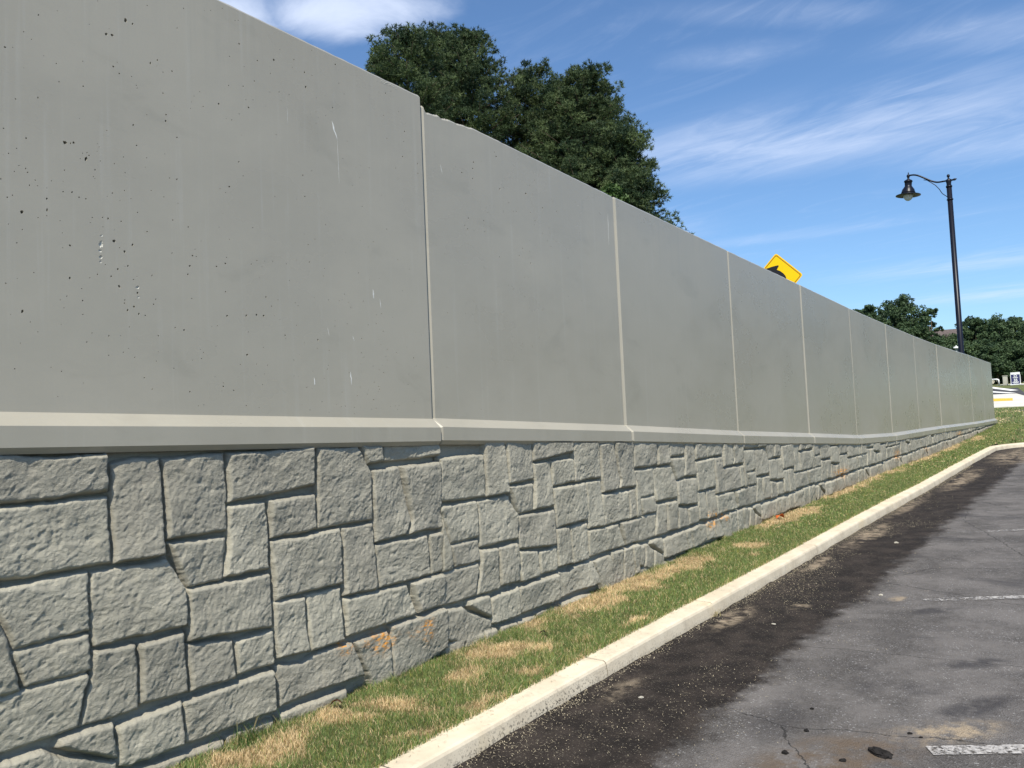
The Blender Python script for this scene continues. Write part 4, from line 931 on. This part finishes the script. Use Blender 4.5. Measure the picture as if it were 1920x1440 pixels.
gb = MB(); gb.lathe((0, hx, hz), [(.165, -.70)]+[(.165*math.cos(a), -.715-.20*math.sin(a)) for a in np.linspace(0, PI/2, 9)], 24, mat=tm)
g = gb.build('globe', m_globe, None, True); g.parent = head

# ------------------------------------------------------------------ warning sign
SC = Vector((18.53, 6.0, 4.84)); 
sg = empty('warning_sign', (SC.x+.03, SC.y, 1.3), 'yellow diamond road sign with a black bent arrow showing above the wall top', 'road sign')
zc_ = SC.z-1.3
def diamond(r, rc, y0, n=6):
    pts = []
    cs = [(0, r), (-r, 0), (0, -r), (r, 0)]
    for i in range(4):
        p = np.array(cs[i]); a = np.array(cs[i-1]); b_ = np.array(cs[(i+1) % 4])
        da = (a-p)/np.linalg.norm(a-p); db = (b_-p)/np.linalg.norm(b_-p)
        s, e = p+da*rc, p+db*rc
        for q in range(n+1):
            t = q/n; pts.append((1-t)**2*s+2*t*(1-t)*p+t*t*e)
    return pts
def plate(name, pts, x, mt, th, parent, hole=None):
    mb = MB(); n = len(pts)
    V = [(x, p[0], zc_+p[1]) for p in pts]
    if hole is None:
        V += [(x+th, p[0], zc_+p[1]) for p in pts]
        mb.add(V, [list(range(n)), list(range(2*n-1, n-1, -1))]+[[i, n+i, n+(i+1) % n, (i+1) % n] for i in range(n)])
    else:
        V += [(x, p[0], zc_+p[1]) for p in hole]+[(x+th, p[0], zc_+p[1]) for p in pts]+[(x+th, p[0], zc_+p[1]) for p in hole]
        mb.add(V, [[i, (i+1) % n, n+(i+1) % n, n+i] for i in range(n)]+[[i, 2*n+i, 2*n+(i+1) % n, (i+1) % n] for i in range(n)]+[[n+i, n+(i+1) % n, 3*n+(i+1) % n, 3*n+i] for i in range(n)])
    return mb.build(name, mt, parent)
R_ = .56
plt = plate('sign_plate', diamond(R_, .06, 0), -.03, m_syel, .004, sg)
bo = plate('border', diamond(R_-.035, .05, 0), -.032, m_sbor, .0018, None, hole=diamond(R_-.058, .04, 0)); bo.parent = plt
# arrow, in half-diagonal units (a to the right seen from the camera = -Y, b up)
outer = [(.20, -.62), (.36, -.62), (.37, -.30), (.36, -.05), (.33, .06), (.25, .17), (.13, .28), (-.005, .348), (.094, .50), (.05, .525), (-.20, .50), (-.44, .455), (-.50, .43), (-.46, .38), (-.34, .22), (-.22, .02), (-.17, .16), (.02, .08), (.13, -.02), (.19, -.14), (.20, -.32)]
ar = plate('arrow', [(-a*.54, b_*.54) for a, b_ in outer][::-1], -.034, m_sblk, .0022, None); ar.parent = plt
mb = MB(); mb.box((.0, 0, (zc_+R_-.1)/2), (.05, .045, zc_+R_-.1), bev=.004); mb.build('post', m_galv, sg)

# ------------------------------------------------------------------ far small things
FS = empty('site_sign', (86.85, 7.68, float(far(86.85))), 'upright navy board with white header and white lettering standing by the far pavement', 'sign')
mb = MB(); mb.box((0, 0, .06), (.5, 1.05, .10)); mb.build('base', m_white, FS)
mb = MB(); mb.box((0, 0, .60), (.10, .86, .98)); bd = mb.build('board', m_navy, FS)
mb = MB(); mb.box((0, 0, 1.20), (.14, .92, .22)); mb.build('header', m_white, FS)
mb = MB()
mb.box((-.02, -.46, .60), (.10, .05, 1.0)); mb.build('frame_post', m_white, FS)
mb = MB(); mb.box((-.02, .46, .60), (.10, .05, 1.0)); mb.build('frame_post', m_white, FS)
tx_ = bpy.data.curves.new('lettering', 'FONT'); tx_.body = '35'; tx_.size = .38; tx_.align_x = 'CENTER'; tx_.extrude = .004; tx_.offset = .012
to = bpy.data.objects.new('lettering', tx_); COL.objects.link(to)
dg = bpy.context.evaluated_depsgraph_get(); me = bpy.data.meshes.new_from_object(to.evaluated_get(dg)); bpy.data.objects.remove(to)
me.materials.clear(); me.materials.append(m_white)
to = bpy.data.objects.new('lettering', me); COL.objects.link(to); to.parent = bd; to.location = (-.062, 0, .38); to.rotation_euler = (PI/2, 0, -PI/2)
mb = MB()
ringp = [(-.058, .13*math.cos(a), .93+.11*math.sin(a)) for a in np.linspace(0, 2*PI, 24)]
mb.tube(ringp, .035, 6); em = mb.build('emblem', m_white, None); em.parent = bd
for zz, ww, hh_ in ((.765, .5, .05), (.30, .62, .06), (.21, .42, .04)):
    mb = MB(); mb.box((-.056, 0, zz), (.012, ww, hh_)); tl_ = mb.build('text_line', m_white, None); tl_.parent = bd
FS.scale = (.8, .78, .86)
UB = empty('utility_cabinet', (87.6, 8.55, float(far(87.6))), 'beige metal utility cabinet beside the navy sign', 'cabinet')
mb = MB(); mb.box((0, 0, .42), (.4, .36, .84), bev=.02); bx_ = mb.build('body', m_beige, UB); mb = MB(); mb.box((0, 0, .865), (.46, .42, .05), bev=.01); mb.build('lid', m_beige, UB)
mb = MB(); mb.box((-.205, 0, .42), (.012, .30, .72), bev=.004); dd = mb.build('door', m_beige, UB)
VP = empty('pipe', (89.0, 9.45, float(far(89.0))), 'white elbow pipe sticking out of the grass left of the cabinet', 'pipe')
mb = MB(); mb.tube([(0, -.25, 0), (0, -.25, .45), (0, -.22, .55), (0, -.12, .60), (0, .25, .60)], .07, 10); mb.tube([(0, .25, .60), (0, .27, .60)], .09, 10); mb.build('elbow', m_white, VP, True)
WC = empty('marker_post', (40.2, 5.63, float(far(40.2))), 'short post with a small white cap just showing above the far wall top', 'post')
hh = 4.47-float(far(40.2)); mb = MB(); mb.tube([(0, 0, 0), (0, 0, hh)], .035, 10); mb.build('post', m_galv, WC, True)
mb = MB(); mb.lathe((0, 0, hh), [(0, -.03), (.11, -.02), (.12, .02), (.09, .06), (0, .07)], 18); mb.lathe((0, 0, hh+.07), [(.02, 0), (.02, .04), (0, .045)], 10, 0); mb.build('cap', m_white, WC, True)

# ------------------------------------------------------------------ trees
def star_quads(c, r, tri_len, w, n, upb, rg):
    """n thin triangles radiating from each centre c (m,3)."""
    m_ = len(c); d = rg.normal(size=(m_, n, 3)); d[..., 2] += upb; d /= np.linalg.norm(d, axis=-1, keepdims=True)
    s = rg.normal(size=(m_, n, 3)); s -= (s*d).sum(-1, keepdims=True)*d; s /= np.linalg.norm(s, axis=-1, keepdims=True)
    ln = tri_len*rg.uniform(.6, 1.1, (m_, n, 1)); c0 = c[:, None, :]+d*r*.15
    a = c0-s*w*.5; b_ = c0+s*w*.5; t = c0+d*ln
    return np.stack([a, b_, t], 2).reshape(-1, 3)
def trunk_mesh(h, r0, lean, branches, name, parent, off):
    mb = MB(); k = 9
    pts = [(lean[0]*(i/k)**1.5*h*.05, lean[1]*(i/k)**1.5*h*.05, h*i/k) for i in range(k+1)]
    mb.tube(pts, [r0*(1-.88*i/k) for i in range(k+1)], 9)
    for p, q, r in branches:
        mid = [(p[i]+q[i])/2 for i in range(3)]; mid[2] -= .04*math.dist(p, q)
        mb.tube([p, mid, q], [r, r*.7, r*.25], 5)
    return mb.build(name, m_bark, parent, True)
def pine(name, base, h, cr, z0f, seed, label, grp, dens=1.0, lean=(0, 0), bright=0.0):
    rg = np.random.default_rng(seed)
    root = empty(name, base, label, 'tree', grp)
    cs, tone, brs = [], [], []
    nb = int(125*dens)
    for i in range(nb):
        t = (i+rg.uniform(0, 1))/nb; t = t**.8
        z = h*(z0f+(1-z0f)*t)
        tt = (z/h-z0f)/(1-z0f)
        prof_ = max(0, 1-tt**3.6)**.55*(.86+.14*math.sin(tt*9+seed))+.10
        a = i*2.399963+rg.uniform(-.4, .4); ln = cr*prof_*rg.uniform(.62, 1.12)
        rise = (.10+.5*tt)*ln
        sx, sy = lean[0]*(z/h)**1.5*h*.05, lean[1]*(z/h)**1.5*h*.05
        tip = np.array([sx+math.cos(a)*ln, sy+math.sin(a)*ln, min(z+rise, h+.1)])
        p0 = np.array([sx, sy, z]); brs.append((tuple(p0), tuple(tip), .02*h/20+.025*(1-tt)*h/18))
        ncl = max(3, int(ln/.42))
        for q in range(ncl):
            f = .22+.80*(q+rg.uniform(0, 1))/ncl
            cc = p0+(tip-p0)*f+rg.normal(0, .16+.10*ln*(.4), 3)*np.array([1, 1, .65])
            n_t = int(22*rg.uniform(.6, 1.3)); rad = rg.uniform(.36, .66)
            dd_ = rg.normal(size=(n_t, 3)); dd_ /= np.linalg.norm(dd_, axis=1, keepdims=True); rr_ = rad*rg.uniform(.35, 1, (n_t, 1))
            cs.append(cc+dd_*rr_*np.array([1, 1, .6])); tone.append(np.clip(rg.normal(.40, .30)+rg.normal(0, .13, n_t)+.25*dd_[:, 2]*0, 0, 1))
    cs = np.concatenate(cs); tone = np.concatenate(tone); n = 11
    V = star_quads(cs, .05, .21, .042, n, .55, rg)
    F = np.arange(len(V)).reshape(-1, 3)
    mesh_np('crown', V, F, m_pine, root, attrs={'tone': ('POINT', np.repeat(np.clip(tone+bright, 0, 1), n*3))})
    trunk_mesh(h*.97, .012*h+.06, lean, brs, 'trunk', root, None)
    return root
def leaf_cloud(clumps, per, leaf, rg, tone_mu=.45, tone_sd=.22):
    """clumps (m,4): centre and radius; leaves are small quads round each clump's shell."""
    m_ = len(clumps); d = rg.normal(size=(m_, per, 3)); d /= np.linalg.norm(d, axis=-1, keepdims=True)
    rr_ = clumps[:, None, 3:4]*rg.uniform(.55, 1.08, (m_, per, 1))
    c = clumps[:, None, :3]+d*rr_*np.array([1, 1, .75])
    nrm = d*.6+rg.normal(size=(m_, per, 3))*.6+np.array([0, 0, .35]); nrm /= np.linalg.norm(nrm, axis=-1, keepdims=True)
    a = rg.normal(size=(m_, per, 3)); a -= (a*nrm).sum(-1, keepdims=True)*nrm; a /= np.linalg.norm(a, axis=-1, keepdims=True)
    b_ = np.cross(nrm, a); s = leaf*rg.uniform(.6, 1.25, (m_, per, 1))
    V = np.stack([c-a*s*.6, c-b_*s*.35, c+a*s*.6, c+b_*s*.35], 2).reshape(-1, 3)
    tone = np.clip(rg.normal(tone_mu, tone_sd, (m_, 1))+rg.normal(0, .12, (m_, per)), 0, 1)
    return V, np.arange(len(V)).reshape(-1, 4), np.repeat(tone.ravel(), 4)
def broadleaf(name, base, h, cr, seed, label, grp, mt, ncl=150, per=70, leaf=.24, z0f=.18, airy=0.0, tone=.45, cat='tree'):
    rg = np.random.default_rng(seed); root = empty(name, base, label, cat, grp)
    cl_ = []; brs = []
    nl = max(6, int(ncl/13))
    cz = h*(z0f+(1-z0f)*.5)
    lobes = []
    for i in range(nl):
        a = i*2.4+rg.uniform(-.4, .4); sn = -0.9+1.9*(i+rg.uniform(0, 1))/nl; sn = min(sn, 1.0); cs_ = math.sqrt(max(0, 1-sn*sn))
        lr = cr*rg.uniform(.26, .46); rr_ = (cr-lr*.8)*rg.uniform(.8, 1.05)
        lobes.append((rr_*math.cos(a)*(cs_**.6), rr_*math.sin(a)*(cs_**.6), cz+(h*(1-z0f)*.5-lr*.8)*sn, lr))
    lobes.append((0, 0, h-cr*.42, cr*.42)); lobes.append((0, 0, cz, cr*.6)); nl += 2
    for l in lobes:
        brs.append(((0, 0, h*rg.uniform(.15, .45)), l[:3], .05+.01*h*.4))
        for q in range(int(ncl/nl)):
            d = rg.normal(size=3); d /= np.linalg.norm(d); r = l[3]*rg.uniform(.5, 1.05)
            p = np.array(l[:3])+d*r
            if p[2] > h: p[2] = h-rg.uniform(0, .3)
            if p[2] < h*.06: continue
            cl_.append((*p, rg.uniform(.30, .62)*(1-.35*airy)*max(.6, cr/2.6)))
    V, F, T = leaf_cloud(np.array(cl_), int(per*(1-.4*airy)), leaf, rg, tone)
    mesh_np('crown', V, F, mt, root, attrs={'tone': ('POINT', T)})
    trunk_mesh(h*.7, .02*h+.08, (0, 0), brs, 'trunk', root, None)
    return root
PG_ = 'tall pines behind the wall'
for i, (bx, by, bz, h, cr, z0f, lb, ds) in enumerate([(32.05, 28.87, 1.3, 21.27, 2.84, 0.24, 'leftmost pine, round topped, cut off low on the left by the wall', 1.15), (36.46, 27.69, 1.3, 23.17, 3.69, 0.24, 'tallest pine, second from the left in the clump behind the wall', 1.15), (38.66, 23.17, 1.32, 20.49, 3.62, 0.24, 'pine with a rounded dark top just right of the dip in the clump', 1.15), (39.11, 19.54, 1.34, 16.04, 2.53, 0.24, 'rightmost and lowest pine, its ragged limbs reaching into open sky', 1.0), (41.18, 28.04, 1.4, 22.4, 3.76, 0.24, 'pine filling the dip between the tallest pine and its right neighbour', 1.15), (39.1, 32.45, 1.34, 24.61, 3.65, 0.24, 'pine standing behind the two on the left of the clump', 1.15), (43.3, 23.59, 1.47, 20.13, 3.23, 0.24, 'pine behind the right shoulder of the clump', 1.15), (40.3, 26.0, 1.37, 20.84, 2.75, 0.24, 'pine in the middle of the clump, a little behind and lower than its neighbours', 1.0), (41.03, 23.34, 1.4, 19.98, 3.03, 0.24, 'pine just right of the rounded dark top, its crown overlapping it', 1.15), (36.99, 19.31, 1.3, 13.61, 2.21, 0.24, 'low pine in front on the right, mostly hidden by the wall', 1.0), (35.68, 33.98, 1.3, 22.67, 1.68, 0.24, 'small pine at the far left of the clump, just above the wall', 1.0)]):
    pine('pine_tree', (bx, by, bz), h-.75, cr, z0f, 900+i, lb, PG_, ds, lean=(((i*37) % 5-2)*.5, ((i*53) % 5-2)*.5))
# woodland off to the right closes the view that the far panels mirror
_protos = []
for i, (bx, by, bz, h, cr, lb, nm, kind_) in enumerate([(34.15, 18.3, 1.2, 11.58, 0.88, 'bright green broadleaf tree in front of the pines, low at the wall top', 'broadleaf_tree', 'b'), (37.3, 17.52, 1.2, 9.88, 0.77, 'small broadleaf tree low at the right foot of the pines', 'broadleaf_tree', 'b'), (94.84, 21.29, 4.17, 9.23, 2.37, 'rounded dark tree, leftmost of the far trees where they rise from behind the wall', 'far_tree', 'd'), (98.78, 19.12, 4.31, 10.2, 2.88, 'tallest rounded far tree, left of the lamp pole', 'far_tree', 'd'), (94.16, 15.47, 4.15, 8.25, 1.4, 'thin airy tree with loose foliage between the rounded tree and the lamp pole', 'far_tree', 'a'), (105.3, 15.61, 4.54, 5.88, 2.62, 'low greener tree left of the lamp pole under the distant roof', 'far_tree', 'g'), (126.01, 15.56, 5.26, 8.97, 2.39, 'dark tree directly behind the lamp pole', 'far_tree', 'd'), (123.33, 12.48, 5.17, 8.61, 2.71, 'broad green tree just right of the lamp pole', 'far_tree', 'g'), (127.62, 9.9, 5.32, 8.81, 2.89, 'green tree at the right edge with the highest top there', 'far_tree', 'd'), (91.39, 16.08, 4.05, 6.41, 2.11, 'low dark tree filling in below the airy tree', 'far_tree', 'd'), (113.16, 13.28, 4.81, 5.15, 2.51, 'lower dark tree at the wall end, front of the far wood', 'far_tree', 'd'), (116.33, 10.59, 4.92, 4.97, 2.66, 'lower green tree above the navy sign', 'far_tree', 'g'), (124.63, 7.33, 5.21, 7.54, 3.32, 'far tree just outside the right edge', 'far_tree', 'd'), (114.74, 7.69, 4.87, 4.64, 3.07, 'lower far tree beyond the right edge', 'far_tree', 'g'), (127.73, 3.03, 5.32, 7.2, 3.98, 'far tree well beyond the right edge', 'far_tree', 'd'), (109.72, 11.4, 4.69, 3.17, 1.44, 'low bush nearest the wall end', 'bush', 's'), (111.66, 10.47, 4.76, 2.63, 1.22, 'low bush behind the beige cabinet', 'bush', 's'), (111.28, 9.28, 4.75, 2.76, 1.32, 'low bush behind the navy sign', 'bush', 's'), (112.19, 8.02, 4.78, 2.48, 1.44, 'low bush right of the navy sign', 'bush', 's')]):
    mt_, leaf_, ncl_, per_, air_, tn = {'b': (m_leafB, .16, 190, 70, 0, .5), 'd': (m_leafD, .22, 280, 100, 0, .42), 'a': (m_leafD, .20, 150, 80, .6, .45), 'g': (m_leafD, .22, 280, 100, 0, .66), 's': (m_leafD, .26, 90, 60, 0, .5)}[kind_]
    broadleaf(nm, (bx, by, bz), h, cr, 700+i, lb, 'trees beyond the wall end' if kind_ in 'dag' else None, mt_, ncl_, per_, leaf_, .05 if kind_ in 'sdag' else .2, air_, tn, 'bush' if nm == 'bush' else 'tree')

src = [o for o in bpy.data.objects if o.type == 'EMPTY' and o.name.startswith('far_tree')][:4]
rw = random.Random(5)
side_labels = ['far tree outside the frame on the right, %s' % w for w in ('nearest the far trees at the picture edge', 'second along from the picture edge', 'third along from the picture edge', 'fourth along from the picture edge', 'fifth along from the picture edge', 'sixth along from the picture edge', 'seventh along from the picture edge', 'eighth along from the picture edge', 'ninth along from the picture edge', 'last of the row')]
for i, lb in enumerate(side_labels):
    a = math.radians(-1.5-3.6*i); R0 = 108-2.0*i
    p0 = src[i % 4]; c = p0.copy(); COL.objects.link(c); c.location = (R0*math.cos(a), R0*math.sin(a), float(far(R0*math.cos(a)))-.2); c.rotation_euler = (0, 0, rw.uniform(0, 6)); c.scale = (1.5, 1.5, 1.45+.1*(i % 3)); c['label'] = lb
    for ch in p0.children:
        d = ch.copy(); COL.objects.link(d); d.parent = c

# house roof between the far trees
HB = empty('house', (138.87, 20.36, 5.26), 'pale building with a brown roof glimpsed between the far trees', 'house', rz=math.radians(15))
hw, hd_, hz_ = 9.0, 12.0, 7.36
mb = MB(); mb.box((0, 0, hz_/2), (hw, hd_, hz_)); mb.build('wall', m_wallp, HB)
mb = MB(); mb.add([(-hw/2-.5, -hd_/2-.5, hz_), (hw/2+.5, -hd_/2-.5, hz_), (hw/2+.5, hd_/2+.5, hz_), (-hw/2-.5, hd_/2+.5, hz_), (0, -hd_/2-.5+2.0, hz_+1.5), (0, hd_/2+.5-2.0, hz_+1.5), (-hw/2-.5, -hd_/2-.5, hz_-.2), (hw/2+.5, -hd_/2-.5, hz_-.2), (hw/2+.5, hd_/2+.5, hz_-.2), (-hw/2-.5, hd_/2+.5, hz_-.2)], [[0, 3, 5, 4], [1, 4, 5, 2], [0, 4, 1], [3, 2, 5], [0, 6, 9, 3], [0, 1, 7, 6], [1, 2, 8, 7], [2, 3, 9, 8], [6, 7, 8, 9]]); mb.build('roof', m_roof, HB)
for zz in (hz_-1.9, hz_-4.9):
    for yy in (-4.2, -1.4, 1.4, 4.2):
        mb = MB(); mb.box((-hw/2-.02, yy, zz), (.08, 1.2, 1.5)); w_ = mb.build('window', m_white, HB)
        mb = MB(); mb.box((-hw/2-.065, yy, zz), (.02, 1.0, 1.3)); p_ = mb.build('pane', m_glass, None); p_.parent = w_
print('objects', len(bpy.data.objects), 'polys', sum(len(o.data.polygons) for o in bpy.data.objects if o.type == 'MESH'))
